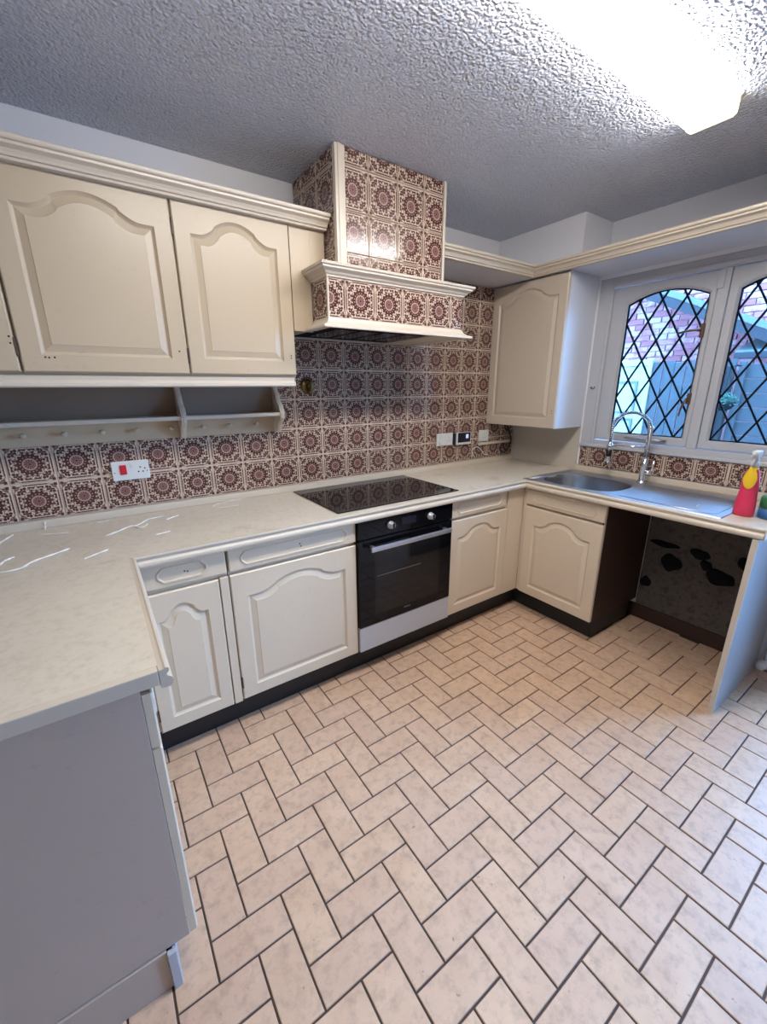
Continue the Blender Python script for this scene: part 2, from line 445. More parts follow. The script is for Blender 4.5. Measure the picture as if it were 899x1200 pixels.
# ------------------------------------------------------------------ room shell
floor = struct(box('floor', XL-.2, W+.25, YF-.2, .2, -.12, -.004, 'grout'))
struct(box('ceiling', XL-.2, W+.3, YF-.2, .2, CEIL, CEIL+.12, 'ceil'))
wall_back = struct(box('wall_back', XL-.2, W+.25, .008, .2, -.1, CEIL, 'wall'))
struct(box('wall_left', XL-.2, XL, YF, .0, -.1, CEIL, 'rearwall'))
struct(box('wall_front', XL-.2, W+.25, YF-.2, YF, -.1, CEIL, 'rearwall'))
wall_right = struct(boxes('wall_right', [
    (W, W+.25, WY0, .008, -.1, CEIL), (W, W+.25, WY1, WY0, -.1, WZ0), (W, W+.25, WY1, WY0, WZ1, CEIL),
    (W, W+.25, DOOR_Y1, WY1, -.1, CEIL), (W, W+.25, DOOR_Y0, DOOR_Y1, DOOR_Z, CEIL), (W, W+.25, YF, DOOR_Y0, -.1, CEIL)], 'wall'))
box('plaster_panel', W-.004, W-.0005, -.566, -.0, .905, 1.21, 'beige', wall_right)
box('plaster_panel', W-.004, W-.0005, -1.72, -1.10, .09, .86, 'plaster', wall_right)
bm = bmesh.new()
for (yy, zz, ry, rz) in ((-1.254, .43, .052, .055), (-1.20, .535, .075, .02), (-1.385, .53, .05, .03), (-1.425, .475, .03, .03), (-1.50, .425, .075, .045), (-1.60, .545, .05, .035), (-1.135, .26, .03, .035)):
    bm = bmesh.new(); rings = []
    for s, dx in ((1.0, 0.0), (.9, .008), (.5, .012)):
        rings.append([(W-.0042-dx, yy+ry*s*math.cos(a*2*PI/16)*(1+.13*math.sin(2*(a*2*PI/16)+yy*9)), zz+rz*s*math.sin(a*2*PI/16)*(1+.16*math.cos(3*(a*2*PI/16)+zz*8))) for a in [q*.5 for q in range(32)]])
    loft(bm, rings, False, True)
    _in('adhesive_dab', from_bm(bm, 'adhesive_dab', True), wall_right, 'dark')
struct(box('baseboard_right', W-.012, W-.0005, -1.72, -1.00, 0, .092, 'brown'))
struct(box('trim_1', 2.442, W-.001, -.604, .006, 2.13, CEIL-.001, 'wall', None))     # boxing in the corner above the pelmet shelf

# garden door opening (outside the frame): white frame and glazing
d1 = struct(boxes('door_1', [(W+.02, W+.09, DOOR_Y0, DOOR_Y0+.07, 0, DOOR_Z), (W+.02, W+.09, DOOR_Y1-.07, DOOR_Y1, 0, DOOR_Z), (W+.02, W+.09, DOOR_Y0+.07, DOOR_Y1-.07, DOOR_Z-.08, DOOR_Z), (W+.02, W+.09, DOOR_Y0+.07, DOOR_Y1-.07, 0, .12)], 'white'))
box('pane', W+.05, W+.054, DOOR_Y0+.07, DOOR_Y1-.07, .12, DOOR_Z-.08, 'glass', d1)

# floor tiles: herringbone, one object per tile for the ones in view
def tile_mesh(name, sx, sy, th, bev, mat):
    bm = bmesh.new(); hx, hy = sx/2, sy/2
    loft(bm, [[(-hx, -hy, -th), (hx, -hy, -th), (hx, hy, -th), (-hx, hy, -th)], [(-hx, -hy, -bev), (hx, -hy, -bev), (hx, hy, -bev), (-hx, hy, -bev)],
              [(-hx+bev, -hy+bev, 0), (hx-bev, -hy+bev, 0), (hx-bev, hy-bev, 0), (-hx+bev, hy-bev, 0)]], False, True)
    me = from_bm(bm, name); me.materials.append(M[mat]); return me
TJ = 0.0055
mh = tile_mesh('floor_tile', .2-TJ, .1-TJ, .006, .0015, 'ftile'); mv = tile_mesh('floor_tile', .1-TJ, .2-TJ, .006, .0015, 'ftile')
OX, OY = 0.005, -1.38
cand = []; rest = []
def blocked(x, y):
    return (y > -.40 or (x > 2.36 and y > -.98) or (x < -.19 and y > -1.21))
for i in range(-24, 28):
    for j in range(-29, 14):
        k = (i-j) % 4
        if k == 0: c = (OX+.1*i+.1, OY+.1*j+.05); me = mh
        elif k == 3: c = (OX+.1*i+.05, OY+.1*j+.1); me = mv
        else: continue
        if not (XL+.1 < c[0] < W+.06) or not YF+.1 < c[1] < .0: continue
        if blocked(*c): continue
        sx, sy = (.1, .05) if me is mh else (.05, .1)
        vis = False; big = 0
        for ax in (-sx, 0, sx):
            for ay in (-sy, 0, sy):
                q = project((c[0]+ax, c[1]+ay, 0))
                if q and -2 < q[0] < 901 and -2 < q[1] < 1202: vis = True; big = max(big, 1/q[2]**3)
        (cand if vis else rest).append((big, c, me))
cand.sort(key=lambda t: -t[0])
for n, (b_, c, me) in enumerate(cand):
    if n >= 296: rest.append((b_, c, me)); continue
    o = obj('floor_tile', me, floor, (c[0], c[1], random.uniform(-.0007, .0004)))
    o.rotation_euler = (random.uniform(-.002, .002), random.uniform(-.002, .002), random.uniform(-.004, .004))
bm = bmesh.new()
for b_, c, me in rest:
    sx, sy = ((.2-TJ)/2, (.1-TJ)/2) if me is mh else ((.1-TJ)/2, (.2-TJ)/2)
    loft(bm, [[(c[0]-sx, c[1]-sy, z), (c[0]+sx, c[1]-sy, z), (c[0]+sx, c[1]+sy, z), (c[0]-sx, c[1]+sy, z)] for z in (-.006, 0)], False, True)
far = _in('floor_tile_field', from_bm(bm, 'floor_tile_field'), floor, 'ftile'); far['kind'] = 'stuff'
print('FLOOR TILES in view', len(cand), 'rest', len(rest))

# decorated wall tiles
TCACHE = {}
def wall_tile(parent, a0, a1, z0, z1, u0, v0, pitch, T, th=.008):
    """tile filling a0..a1 x z0..z1 in local front coordinates; (u0, v0) = where the uncut tile starts"""
    g = .0016
    key = (round(a1-a0, 4), round(z1-z0, 4), round(a0-u0, 4), round(z0-v0, 4), T.__name__ if hasattr(T, 'kind') else id(T), round(th, 4))
    me = TCACHE.get(key)
    c = Vector(((a0+a1)/2, 0, (z0+z1)/2)); cw = T(c)
    if me is None:
        hx, hz = (a1-a0)/2-g, (z1-z0)/2-g; bv = .0018
        bm = bmesh.new()
        rings = [[(-hx, th, -hz), (hx, th, -hz), (hx, th, hz), (-hx, th, hz)], [(-hx, bv, -hz), (hx, bv, -hz), (hx, bv, hz), (-hx, bv, hz)],
                 [(-hx+bv, 0, -hz+bv), (hx-bv, 0, -hz+bv), (hx-bv, 0, hz-bv), (-hx+bv, 0, hz-bv)]]
        R = loft(bm, rings, False, True)
        uvl = bm.loops.layers.uv.new('UVMap')
        for f in bm.faces:
            for l in f.loops:
                l[uvl].uv = ((l.vert.co.x+c.x-u0)/pitch, (l.vert.co.z+c.z-v0)/pitch)
        T0 = T(Vector((0, 0, 0)))
        for v in bm.verts: v.co = T(v.co)-T0
        bmesh.ops.recalc_face_normals(bm, faces=bm.faces[:])
        me = bpy.data.meshes.new('wall_tile'); bm.to_mesh(me); bm.free(); me.materials.append(M['tile'])
        TCACHE[key] = me
    o = obj('wall_tile', me, parent, cw)
    o.rotation_euler = (random.uniform(-.005, .005), random.uniform(-.002, .002), random.uniform(-.005, .005))
    return o
TP = .1538
Tb = facing('back', 0, 0)
box('tile_backing', -.78, W-.001, .004, .0079, .93, 2.108, 'wgrout', wall_back)
for j in range(8):
    z0 = .9374+TP*j; z1 = min(z0+TP, 2.106)
    for i in range(-2, 21):
        x0 = -.3337+TP*i; x1 = min(x0+TP, W-.002)
        if x1-x0 < .01: continue
        xc = (x0+x1)/2
        if j >= 2 and xc < .70: continue                      # behind the rack and the wall cabinets
        if j >= 5 and xc < 1.57: continue                     # behind the hood
        wall_tile(wall_back, x0, x1, z0, z1, x0, z0, TP, Tb)
# tiles below the window
Tr = facing('right', W-.007, 0)
yb = [.581, .645, .80, .957, 1.113, 1.270, 1.427, 1.584, 1.741]
for i in range(len(yb)-1):
    a0, a1 = yb[i], yb[i+1]; u0 = a0 if i else a1-.155
    wall_tile(wall_right, a0, a1, .937, 1.066, u0, .933, .155, Tr, .0068)
for j in range(5):                                            # low tiles beyond the end panel
    wall_tile(wall_right, 1.765, 1.92, .10+j*TP, .10+(j+1)*TP, 1.765, .10+j*TP, TP, Tr, .0068)

# ------------------------------------------------------------------ window
def arch_win(y0, y1, z0, zs, zp, d, x, n=24):
    c = (y0+y1)/2; hw = (y1-y0)/2-d
    pts = [(y0+d, x, z0+d), (y1-d, x, z0+d)]
    for k in range(n+1):
        u = 1-2*k/n
        pts.append((c+u*hw, x, zs+(zp-zs)*(1-u*u)-d))
    return pts
Tw = facing('right', W, 0)                                    # local x = -Y, local y = depth
win = struct(boxes('window_1', [(.575, .645, .0, .075, WZ0, WZ1), (1.82, 1.89, .0, .075, WZ0, WZ1), (.645, 1.82, .0, .075, 2.03, WZ1), (.645, 1.82, .0, .075, WZ0, 1.118), (1.203, 1.252, .002, .075, 1.118, 2.03)], 'white', None, .004, Tw))
boxes('window_board', [(.575, 1.89, -.018, .0, WZ0-.004, WZ0+.018)], 'white', win, .005, Tw)
boxes('frame_bead', [(.648, .668, -.006, .004, 1.10, 2.05), (.648, 1.83, -.006, .004, 2.035, 2.055)], 'white', win, .003, Tw)
def convex_clip(poly, clip):
    def inside(p, a, b): return (b[0]-a[0])*(p[1]-a[1])-(b[1]-a[1])*(p[0]-a[0]) >= -1e-9
    out = poly
    for i in range(len(clip)):
        a, b = clip[i], clip[(i+1) % len(clip)]; inp = out; out = []
        for k in range(len(inp)):
            p, q = inp[k], inp[(k+1) % len(inp)]; ip, iq = inside(p, a, b), inside(q, a, b)
            if ip: out.append(p)
            if ip != iq:
                d1 = (b[0]-a[0])*(p[1]-a[1])-(b[1]-a[1])*(p[0]-a[0]); d2 = (b[0]-a[0])*(q[1]-a[1])-(b[1]-a[1])*(q[0]-a[0])
                t = d1/(d1-d2); out.append((p[0]+(q[0]-p[0])*t, p[1]+(q[1]-p[1])*t))
        if not out: return []
    return out
GX = .030
def light_pane(name, r0, r1, g0, g1, yo):
    """casement r0..r1 (local x) with leaded glass g0..g1"""
    z0, zs, zp = 1.170, 1.925, 1.976
    o0 = arch_win(g0, g1, z0, zs, zp, 0, .006)
    bm = bmesh.new()
    R = lambda x, y: rect_for(o0, r0+x, r1-x, 1.122+x, 2.026-x, y)
    rings = [arch_win(g0, g1, z0, zs, zp, 0, .05), R(0, .05), R(0, yo+.004), R(.004, yo), arch_win(g0, g1, z0, zs, zp, -.010, yo), arch_win(g0, g1, z0, zs, zp, 0, yo+.012), arch_win(g0, g1, z0, zs, zp, 0, .05)]
    loft(bm, rings, T=Tw)
    bmesh.ops.remove_doubles(bm, verts=bm.verts[:], dist=1e-5)
    cs = _in(name, from_bm(bm, name), win, 'white')
    clip = [(p[0], p[2]) for p in arch_win(g0, g1, z0, zs, zp, .0, 0)]
    hw, hh = .0610, .1085
    def prism(nm, poly, x0, x1, mat):
        bm = bmesh.new(); loft(bm, [[(p[0], x, p[1]) for p in poly] for x in (x0, x1)], True, True, T=Tw)
        return _in(nm, from_bm(bm, nm), cs, mat)
    for a in range(-1, 10):
        for b in range(-1, 10):
            if (a+b) % 2 == 0: continue
            cx, cz = g0+hw*a, z0+hh*b
            pl = convex_clip([(cx-hw+.002, cz), (cx, cz-hh+.0035), (cx+hw-.002, cz), (cx, cz+hh-.0035)], clip)
            if len(pl) >= 3:
                ar = abs(sum(pl[k][0]*pl[(k+1) % len(pl)][1]-pl[(k+1) % len(pl)][0]*pl[k][1] for k in range(len(pl))))/2
                if ar > 1e-4: prism('quarry_pane', pl, GX, GX+.003, 'dimglass')  # pane tint added to dim the overbright outdoors
    L = math.hypot(hw, hh); nx, nz = hh/L, hw/L; wd = .0042
    for s in (1, -1):
        for k in range(-12, 16):
            # lines z = z0 + s*(hh/hw)*(x-g0) + (2k+1)*hh ... through the lattice points
            xA, xB = g0-.3, g1+.3
            zA = z0+s*hh/hw*(xA-g0)+(2*k)*hh; zB = z0+s*hh/hw*(xB-g0)+(2*k)*hh
            ox, oz = (-s*hh/L*wd, hw/L*wd)
            poly = [(xA-ox, zA-oz), (xB-ox, zB-oz), (xB+ox, zB+oz), (xA+ox, zA+oz)]
            pl = convex_clip(poly, clip)
            if len(pl) >= 3 and max(p[1] for p in pl)-min(p[1] for p in pl) > .02: prism('lead_came', pl, GX-.003-(.001 if s > 0 else 0), GX+.006, 'lead')
    bm = bmesh.new()
    loft(bm, [arch_win(g0, g1, z0, zs, zp, d, x) for d, x in ((0.0, GX+.007), (0, GX-.006), (.0055, GX-.006), (.0055, GX+.007), (0.0, GX+.007))], T=Tw)
    bmesh.ops.remove_doubles(bm, verts=bm.verts[:], dist=1e-5)
    _in('edge_came', from_bm(bm, 'edge_came'), cs, 'lead')
    return cs
cs1 = light_pane('casement', .648, 1.200, .754, 1.168, .010)
cs2 = light_pane('fixed_sash', 1.255, 1.818, 1.300, 1.714, .004)
# catches, stay, hinge and hook
def wbox(nm, lst, mat, par, bev=.002): return boxes(nm, lst, mat, par, bev, Tw)
wbox('window_latch', [(1.163, 1.180, -.008, .012, 1.705, 1.775)], 'bronze', cs1)
tube('latch_handle', [Tw(Vector(p)) for p in ((1.17, -.010, 1.742), (1.14, -.016, 1.745), (1.10, -.018, 1.742), (1.065, -.016, 1.736))], [.007, .006, .005, .0055], 'bronze', cs1)
wbox('window_latch', [(1.163, 1.180, -.008, .012, 1.36, 1.42)], 'bronze', cs1)
tube('latch_handle', [Tw(Vector(p)) for p in ((1.17, -.010, 1.395), (1.155, -.018, 1.36), (1.145, -.018, 1.32), (1.143, -.016, 1.295))], [.007, .006, .005, .005], 'bronze', cs1)
tube('casement_stay', [Tw(Vector(p)) for p in ((.86, -.004, 1.150), (.94, -.008, 1.150), (1.02, -.010, 1.148), (1.10, -.006, 1.147))], [.004, .006, .006, .006], 'alu', cs1)
wbox('stay_knob', [(1.06, 1.10, -.012, .004, 1.141, 1.153)], 'bronze', cs1)
wbox('hinge_leaf', [(1.200, 1.228, -.004, .004, 1.935, 2.02)], 'white', win)
tube('curtain_hook', [Tw(Vector(p)) for p in ((.605, 0, 1.452), (.605, -.015, 1.452), (.615, -.02, 1.442), (.628, -.018, 1.444), (.632, -.016, 1.458))], .0035, 'bronze', win)

# ------------------------------------------------------------------ outside
struct(box('ground', W+.25, 14, -9, 9, -.5, -.25, 'paving'))
bw = thing('brick_wall', 'pink weathered brick house wall seen through the leaded window', 'wall', (6.72, .3, -.25))
boxes('wall_core', [(6.73, 6.95, -1.5, 3.6, -.25, 3.9)], 'mortar', bw)
brm = None
BL, BH = .225, .075
bmm = bmesh.new(); bm_box(bmm, -.022, .02, -.1065, .1065, -.0325, .0325, .004, 1); brick_me = from_bm(bmm, 'brick'); brick_me.materials.append(M['brick'])
for j in range(24, 46):
    for i in range(-5, 8):
        y = i*BL+(.1125 if j % 2 else 0); z = -.25+j*BH+.04
        if y < -1.05 or y > 1.6: continue
        obj('brick', brick_me, bw, (6.73+random.uniform(-.006, .006), y, z))
fence = thing('board_fence', 'grey vertical board fence standing outside the window', 'fence', (5.73, -.05, -.25))
y = .355
k = 0
while y > -.42:
    w_ = .118
    box('fence_board', 5.72+.012*(k % 2), 5.74+.012*(k % 2), y-w_+.006, y, -.25, 1.735+.012*math.sin(k*2.1), 'fence', fence, .003, 1)
    y -= w_; k += 1
for zr in (.3, 1.35): box('fence_rail', 5.755, 5.79, -.42, .355, zr, zr+.08, 'fence', fence)
gd = thing('garden_door', 'pale panelled garden door beside the grey board fence', 'door', (5.72, .75, -.25))
boxes('door_frame', [(5.70, 5.78, .362, .41, -.25, 1.77), (5.70, 5.78, 1.12, 1.17, -.25, 1.77), (5.70, 5.78, .41, 1.12, 1.70, 1.77)], 'doorw', gd, .004)
box('door_leaf', 5.725, 5.765, .412, 1.118, -.24, 1.695, 'doorw', gd, .004)
for (a, b) in ((-.12, .55), (.68, 1.06), (1.12, 1.52)):
    boxes('door_panel', [(5.705, 5.727, .50, .53, a, b), (5.705, 5.727, 1.0, 1.03, a, b), (5.705, 5.727, .53, 1.0, a, a+.03), (5.705, 5.727, .53, 1.0, b-.03, b)], 'roof', gd, .003)
sf = thing('slatted_fence', 'grey horizontal slat fence behind the hanging basket', 'fence', (5.75, -1.1, -.25))
for j in range(13):
    box('slat', 5.745, 5.765, -1.75, -.50, -.24+j*.148, -.24+j*.148+.138, 'fence', sf, .003, 1)
box('fence_post', 5.69, 5.74, -.56, -.50, -.25, 1.70, 'fence', sf, .004, 1)
box('trellis_panel', 5.60, 5.64, -.47, -.27, -.25, 1.66, 'fencedk', sf, .004, 1)
box('trellis_panel', 5.52, 5.56, -.40, -.36, -.25, 1.66, 'fence', sf, .004, 1)
lt = thing('lean_to_roof', 'dark sloping roof edge crossing the brick wall outside', 'roof', (6.2, .3, 2.2))
def slope(name, dy, z_up, z_dn, x0, x1, mat):
    bm = bmesh.new()
    za = lambda y: 2.06-.47*(-(y+.396))
    ya, yb_ = 1.9, -1.5
    rings = []
    for x in (x0, x1): rings.append([(x, ya, za(ya)+z_dn), (x, yb_, za(yb_)+z_dn), (x, yb_, za(yb_)+z_up), (x, ya, za(ya)+z_up)])
    loft(bm, rings, True, True)
    _in(name, from_bm(bm, name), lt, mat)
slope('fascia_board', 0, .055, -.055, 5.80, 5.84, 'fascia')
slope('roof_sheet', 0, .115, .06, 5.79, 6.68, 'roof')
sh = thing('shed_canopy', 'pale flat canopy with dark eave above the slatted fence', 'canopy', (6.0, -1.0, 1.75))
box('eave_board', 5.80, 5.83, -1.7, -.40, 1.735, 1.80, 'fascia', sh, .003, 1)
bm = bmesh.new(); loft(bm, [[(5.82, -1.7, 1.80), (5.82, -.40, 1.80), (6.6, -.40, 2.02), (6.6, -1.7, 2.02)], [(5.82, -1.7, 1.82), (5.82, -.40, 1.82), (6.6, -.40, 2.04), (6.6, -1.7, 2.04)]], True, True)
_in('canopy_sheet', from_bm(bm, 'canopy_sheet'), sh, 'roof')
hb = thing('hanging_basket', 'turquoise green hanging basket seen through the right window', 'basket', (5.4, -.52, 1.22))
bx, by, bz = 5.40, -.520, 1.315
lathe('basket_bowl', [(.03, bz-.105), (.075, bz-.085), (.10, bz-.045), (.105, bz-.02), (.10, bz-.02)], 'dark', hb, (bx, by, 0), 20)
bm = bmesh.new()
for k in range(420):
    a, e = random.uniform(0, 2*PI), random.uniform(-.35, 1.35); r = random.uniform(.06, .125)
    p = Vector((bx+r*math.cos(a)*math.cos(e), by+r*math.sin(a)*math.cos(e), bz-.02+r*.8*math.sin(e)))
    d = Vector((random.uniform(-1, 1), random.uniform(-1, 1), random.uniform(-.6, 1))).normalized(); s = d.orthogonal().normalized()
    v = [bm.verts.new(p+q) for q in (d*-.014, s*.007, d*.018, s*-.007)]; bm.faces.new(v)
fo = _in('trailing_foliage', from_bm(bm, 'trailing_foliage'), hb, 'leaf'); fo['kind'] = 'stuff'
bm = bmesh.new()
for k in range(3):
    a = 2*PI*k/3+.4; tube_bm(bm, [(bx+.1*math.cos(a), by+.1*math.sin(a), bz-.02), (bx, by, bz+.27)], .002, 5)
tube_bm(bm, [(bx, by, bz+.27), (bx, by, bz+.33), (bx+.285, by, bz+.345)], .005, 5)
_in('hanging_chain', from_bm(bm, 'hanging_chain'), hb, 'dark')

# ------------------------------------------------------------------ base cabinets
YD = -.584; Tf = facing('back', 0, YD)
G1 = 'base cabinets along the tiled wall'
def base_cab(label, x0, x1, cx0=None, cx1=None):
    t = thing('base_cabinet', label, 'cabinet', ((x0+x1)/2, -.3, .10), G1)
    box('carcass', (cx0 or x0)+.001, (cx1 or x1)-.001, -.563, -.03, .142, .856, 'cab', t)
    return t
c1 = base_cab('narrow base cabinet in the corner beside the peninsula, one drawer over an arched door', -.02, .3215)
drawer_front(c1, .004, .3175, .757, .854, Tf, holes=((.168, .806), (.178, .803)), mx=.068)
panel_door(c1, .0, .282, .146, .738, Tf, mg=(.05, .055, .112, .055), hinges=((.002, .23),))
box('stile', .2865, .3195, -.5835, -.563, .146, .742, 'cab', c1, .002)
c2 = base_cab('wide base cabinet left of the oven, one drawer over a broad arched door', .3235, .9125)
drawer_front(c2, .3265, .911, .757, .854, Tf, holes=((.63, .812), (.634, .80)), mx=.045)
panel_door(c2, .325, .911, .150, .742, Tf, mg=(.062, .055, .105, .048), hinges=((.327, .235),))
c3 = base_cab('base cabinet right of the oven with an arched door below a drawer', 1.520, 2.146)
drawer_front(c3, 1.523, 1.985, .757, .854, Tf, mx=.045)
panel_door(c3, 1.523, 2.008, .150, .740, Tf, mg=(.058, .058, .105, .048))
box('corner_post', 2.012, 2.160, -.580, -.563, .148, .856, 'cab', c3, .002)
# sink cabinet
XS = W-YD*-1; Ts = facing('right', W-.584, 0)
c4 = thing('base_cabinet', 'sink cabinet under the steel bowl with brown side towards the empty space', 'cabinet', (2.45, -.84, .10))
box('carcass', 2.169, 2.715, -1.088, -.592, .142, .74, 'cab', c4)
box('side_panel', 2.169, 2.700, -1.106, -1.089, .142, .855, 'brown', c4)
box('corner_post', 2.1605, 2.185, -.6075, -.5802, .148, .856, 'cab', c4, .001)
box('front_rail', 2.169, 2.185, -1.088, -.592, .742, .855, 'cab', c4)
drawer_front(c4, .609, 1.106, .752, .850, Ts, mx=.045)
panel_door(c4, .609, 1.106, .148, .738, Ts, mg=(.062, .058, .112, .05))
box('door_edge', 2.150, 2.168, -1.1075, -1.1065, .15, .85, 'cab', c4)
# peninsula cabinet
Tp = facing('left', -.016, 0)
c5 = thing('base_cabinet', 'peninsula cabinet with a plain grey end panel facing the camera', 'cabinet', (-.33, -.95, .10))
box('carcass', -.655, -.0375, -1.296, -.61, .136, .856, 'cab', c5)
box('end_panel', -.657, -.0372, -1.313, -1.297, .132, .868, 'panel_grey', c5, .001)
drawer_front(c5, -1.312, -.86, .722, .856, Tp, mx=.05)
panel_door(c5, -1.312, -.86, .135, .715, Tp, mg=(.058, .058, .105, .048))
box('plinth_panel', -.64, -.092, -1.318, -1.308, .0, .130, 'panel_grey', c5, .001)
boxes('plinth_return', [(-.0915, -.0705, -1.328, -1.315, .0, .128), (-.0805, -.0705, -1.3145, -.63, .0, .128)], 'white', c5, .002)
# kickboards
kb = thing('kickboard', 'black kickboard running under the base cabinets round the corner', 'kickboard', (1.2, -.48, 0))
boxes('board', [(-.06, 2.26, -.505, -.488, .0, .141)], 'black', kb)
boxes('board', [(2.243, 2.26, -1.078, -.5055, .0, .141), (2.2605, 2.68, -1.078, -1.062, .0, .141)], 'black', kb)
# end panel right
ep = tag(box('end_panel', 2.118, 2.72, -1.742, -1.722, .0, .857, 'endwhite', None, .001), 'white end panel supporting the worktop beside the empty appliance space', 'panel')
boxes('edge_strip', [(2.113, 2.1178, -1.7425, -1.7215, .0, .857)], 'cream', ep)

# ------------------------------------------------------------------ oven and hob
ov = thing('built_in_oven', 'black built-in single oven under the hob with a silver bar handle', 'oven', (1.213, -.3, .29))
box('oven_body', .9145, 1.517, -.578, -.04, .152, .852, 'ovenblk', ov)
box('control_panel', .9145, 1.517, -.600, -.5785, .766, .857, 'oven', ov, .0015)
box('display', 1.17, 1.262, -.6012, -.6004, .797, .836, 'screen', ov)
for kx in (1.10, 1.357):
    kn = lathe('knob', [(.020, 0), (.020, -.004), (.0165, -.006), (.0155, -.024), (.0135, -.026)], 'alu', ov, (kx, -.6005, .812), 24, 'y')
    box('grip', kx-.004, kx+.004, -.634, -.6265, .812-.015, .812+.015, 'blackp', kn, .001)
for kx in (1.062, 1.071, 1.131): dotmark('dial_mark', kx, .836-.3*abs(kx-1.075), facing('back', 0, -.600), ov, .002, 'mark')
dr = box('oven_door', .9145, 1.517, -.600, -.5785, .294, .760, 'oven', ov, .0015)
box('door_window', 1.004, 1.43, -.6008, -.6002, .345, .69, 'hob', dr)
box('handle_bar', .962, 1.478, -.645, -.633, .709, .733, 'alu', dr, .003)
for kx in (.985, 1.455): box('handle_post', kx-.008, kx+.008, -.633, -.6005, .713, .729, 'alu', dr, .002)
boxes('logo', [(1.188+.009*k, 1.194+.009*k, -.6012, -.6003, .327, .327+(.008 if k % 2 else .006)) for k in range(5)], 'mark', dr)
boxes('oven_rack', [(1.02, 1.30, -.6011, -.6009, .556, .559)], 'mark', dr)
box('infill_panel', .9145, 1.517, -.598, -.5785, .156, .290, 'white', ov, .001)
hob = thing('hob', 'black glass electric hob set into the worktop beneath the cooker hood', 'hob', (1.217, -.30, .903))
box('glass_plate', .834, 1.602, -.558, -.042, .9025, .9075, 'hob', hob, .0015)
for (hx, hy, hr) in ((1.02, -.17, .075), (1.40, -.17, .09), (1.02, -.40, .09), (1.40, -.40, .075)):
    bm = bmesh.new(); loft(bm, [[(hx+r*math.cos(2*PI*a/40), hy+r*math.sin(2*PI*a/40), .9077) for a in range(40)] for r in (hr, hr-.0015)])
    _in('cooking_zone', from_bm(bm, 'cooking_zone'), hob, 'ovenblk')

# ------------------------------------------------------------------ worktops
TZ = .902; WE = -.6115; XE = W+WE
EP = [(-.019, TZ-.0005), (-.010, TZ+.0006), (-.006, TZ+.003), (-.001, TZ+.002), (.001, TZ-.003), (-.0005, TZ-.008), (-.0045, TZ-.011), (-.0055, TZ-.016), (-.001, TZ-.019), (.004, TZ-.024), (.0055, TZ-.032), (.003, TZ-.040), (-.004, TZ-.044), (-.019, TZ-.044)]
w1 = thing('worktop', 'mottled cream worktop with the hob, running below the tiled wall', 'worktop', (1.0, -.3, .858))
box('slab', -.62, W-.001, WE+.02, -.0005, .8595, TZ, 'top', w1)
mi = Vector((1, -1, 0))
sweep('front_edge', EP, [(.0215, WE), (XE, WE)], 'cream', w1, 1.0, (Vector((1, -1, 0)), Vector((-1, -1, 0))))
box('upstand', -.70, W-.002, -.022, -.0008, TZ+.0003, .936, 'cream', w1, .003)
w2 = thing('worktop', 'mottled cream peninsula worktop in the left foreground', 'worktop', (-.3, -.95, .858))
box('slab', -.665, .0015, -.8995, WE+.019, .8595, TZ, 'top', w2, .0006, 1)
box('slab', -.665, .0015, -1.295, -.9, .8595, TZ, 'top', w2, .0006, 1)
sweep('front_edge', EP, [(.0205, -1.3152), (.0205, WE)], 'cream', w2, 1.0, (None, Vector((1, -1, 0))))
box('end_edge', -.665, .0005, -1.3155, -1.2952, .868, TZ+.0005, 'cream', w2, .002)
w3 = thing('worktop', 'cream worktop below the window holding the steel sink', 'worktop', (2.4, -1.2, .858))
x0_, x1_ = XE+.02, W-.001
boxes('slab', [(x0_, x1_, -.615, WE+.019, .8595, TZ), (x0_, x1_, -1.752, -1.095, .8595, TZ), (x0_, 2.185, -1.0945, -.6155, .8595, TZ), (2.60, x1_, -1.0945, -.6155, .8595, TZ)], 'top', w3)
sweep('front_edge', EP, [(XE, WE), (XE, -1.752)], 'cream', w3, 1.0, (Vector((-1, -1, 0)), None))
box('upstand', W-.022, W-.0075, -1.752, -.57, TZ+.0003, .936, 'cream', w3, .003)
box('end_cap', XE+.001, W-.002, -1.757, -1.7522, .86, TZ, 'cream', w3)

# ------------------------------------------------------------------ sink, tap and things by it
sk = thing('kitchen_sink', 'stainless steel sink with round-ended bowl and drainer below the window', 'sink', (2.42, -1.07, .9))
sx0, sx1, sy0, sy1 = 2.160, 2.672, -1.592, -.556
n = 64; cxb, cyb, ax_, ay_ = 2.385, -.845, .185, .232
def sup(a, sxx, syy, e=3.0):
    c, s = math.cos(a), math.sin(a)
    return cxb+sxx*math.copysign(abs(c)**(2/e), c), cyb+syy*math.copysign(abs(s)**(2/e), s)
def rectpt(a):
    c, s = math.cos(a), math.sin(a); X, Y = cxb, cyb
    t = min(((sx1-X)/c if c > 0 else (sx0-X)/c) if abs(c) > 1e-6 else 9, ((sy1-Y)/s if s > 0 else (sy0-Y)/s) if abs(s) > 1e-6 else 9)
    return X+c*t, Y+s*t
angs = sorted(set([2*PI*k/n for k in range(n)]+[math.atan2(y_-cyb, x_-cxb) % (2*PI) for x_ in (sx0, sx1) for y_ in (sy0, sy1)]))
def ringof(f, z): return [(*f(a), z) for a in angs]
def shr(f, k): return lambda a: (lambda p: (min(max(p[0], sx0+k), sx1-k), min(max(p[1], sy0+k), sy1-k)))(f(a))
bm = bmesh.new()
loft(bm, [ringof(rectpt, .9024), ringof(shr(rectpt, .002), .9058), ringof(shr(rectpt, .008), .9066), ringof(shr(rectpt, .016), .9048), ringof(lambda a: sup(a, ax_+.006, ay_+.006), .9048), ringof(lambda a: sup(a, ax_, ay_), .9020)])
_in('sink_tray', from_bm(bm, 'sink_tray'), sk, 'steel')
bm = bmesh.new()
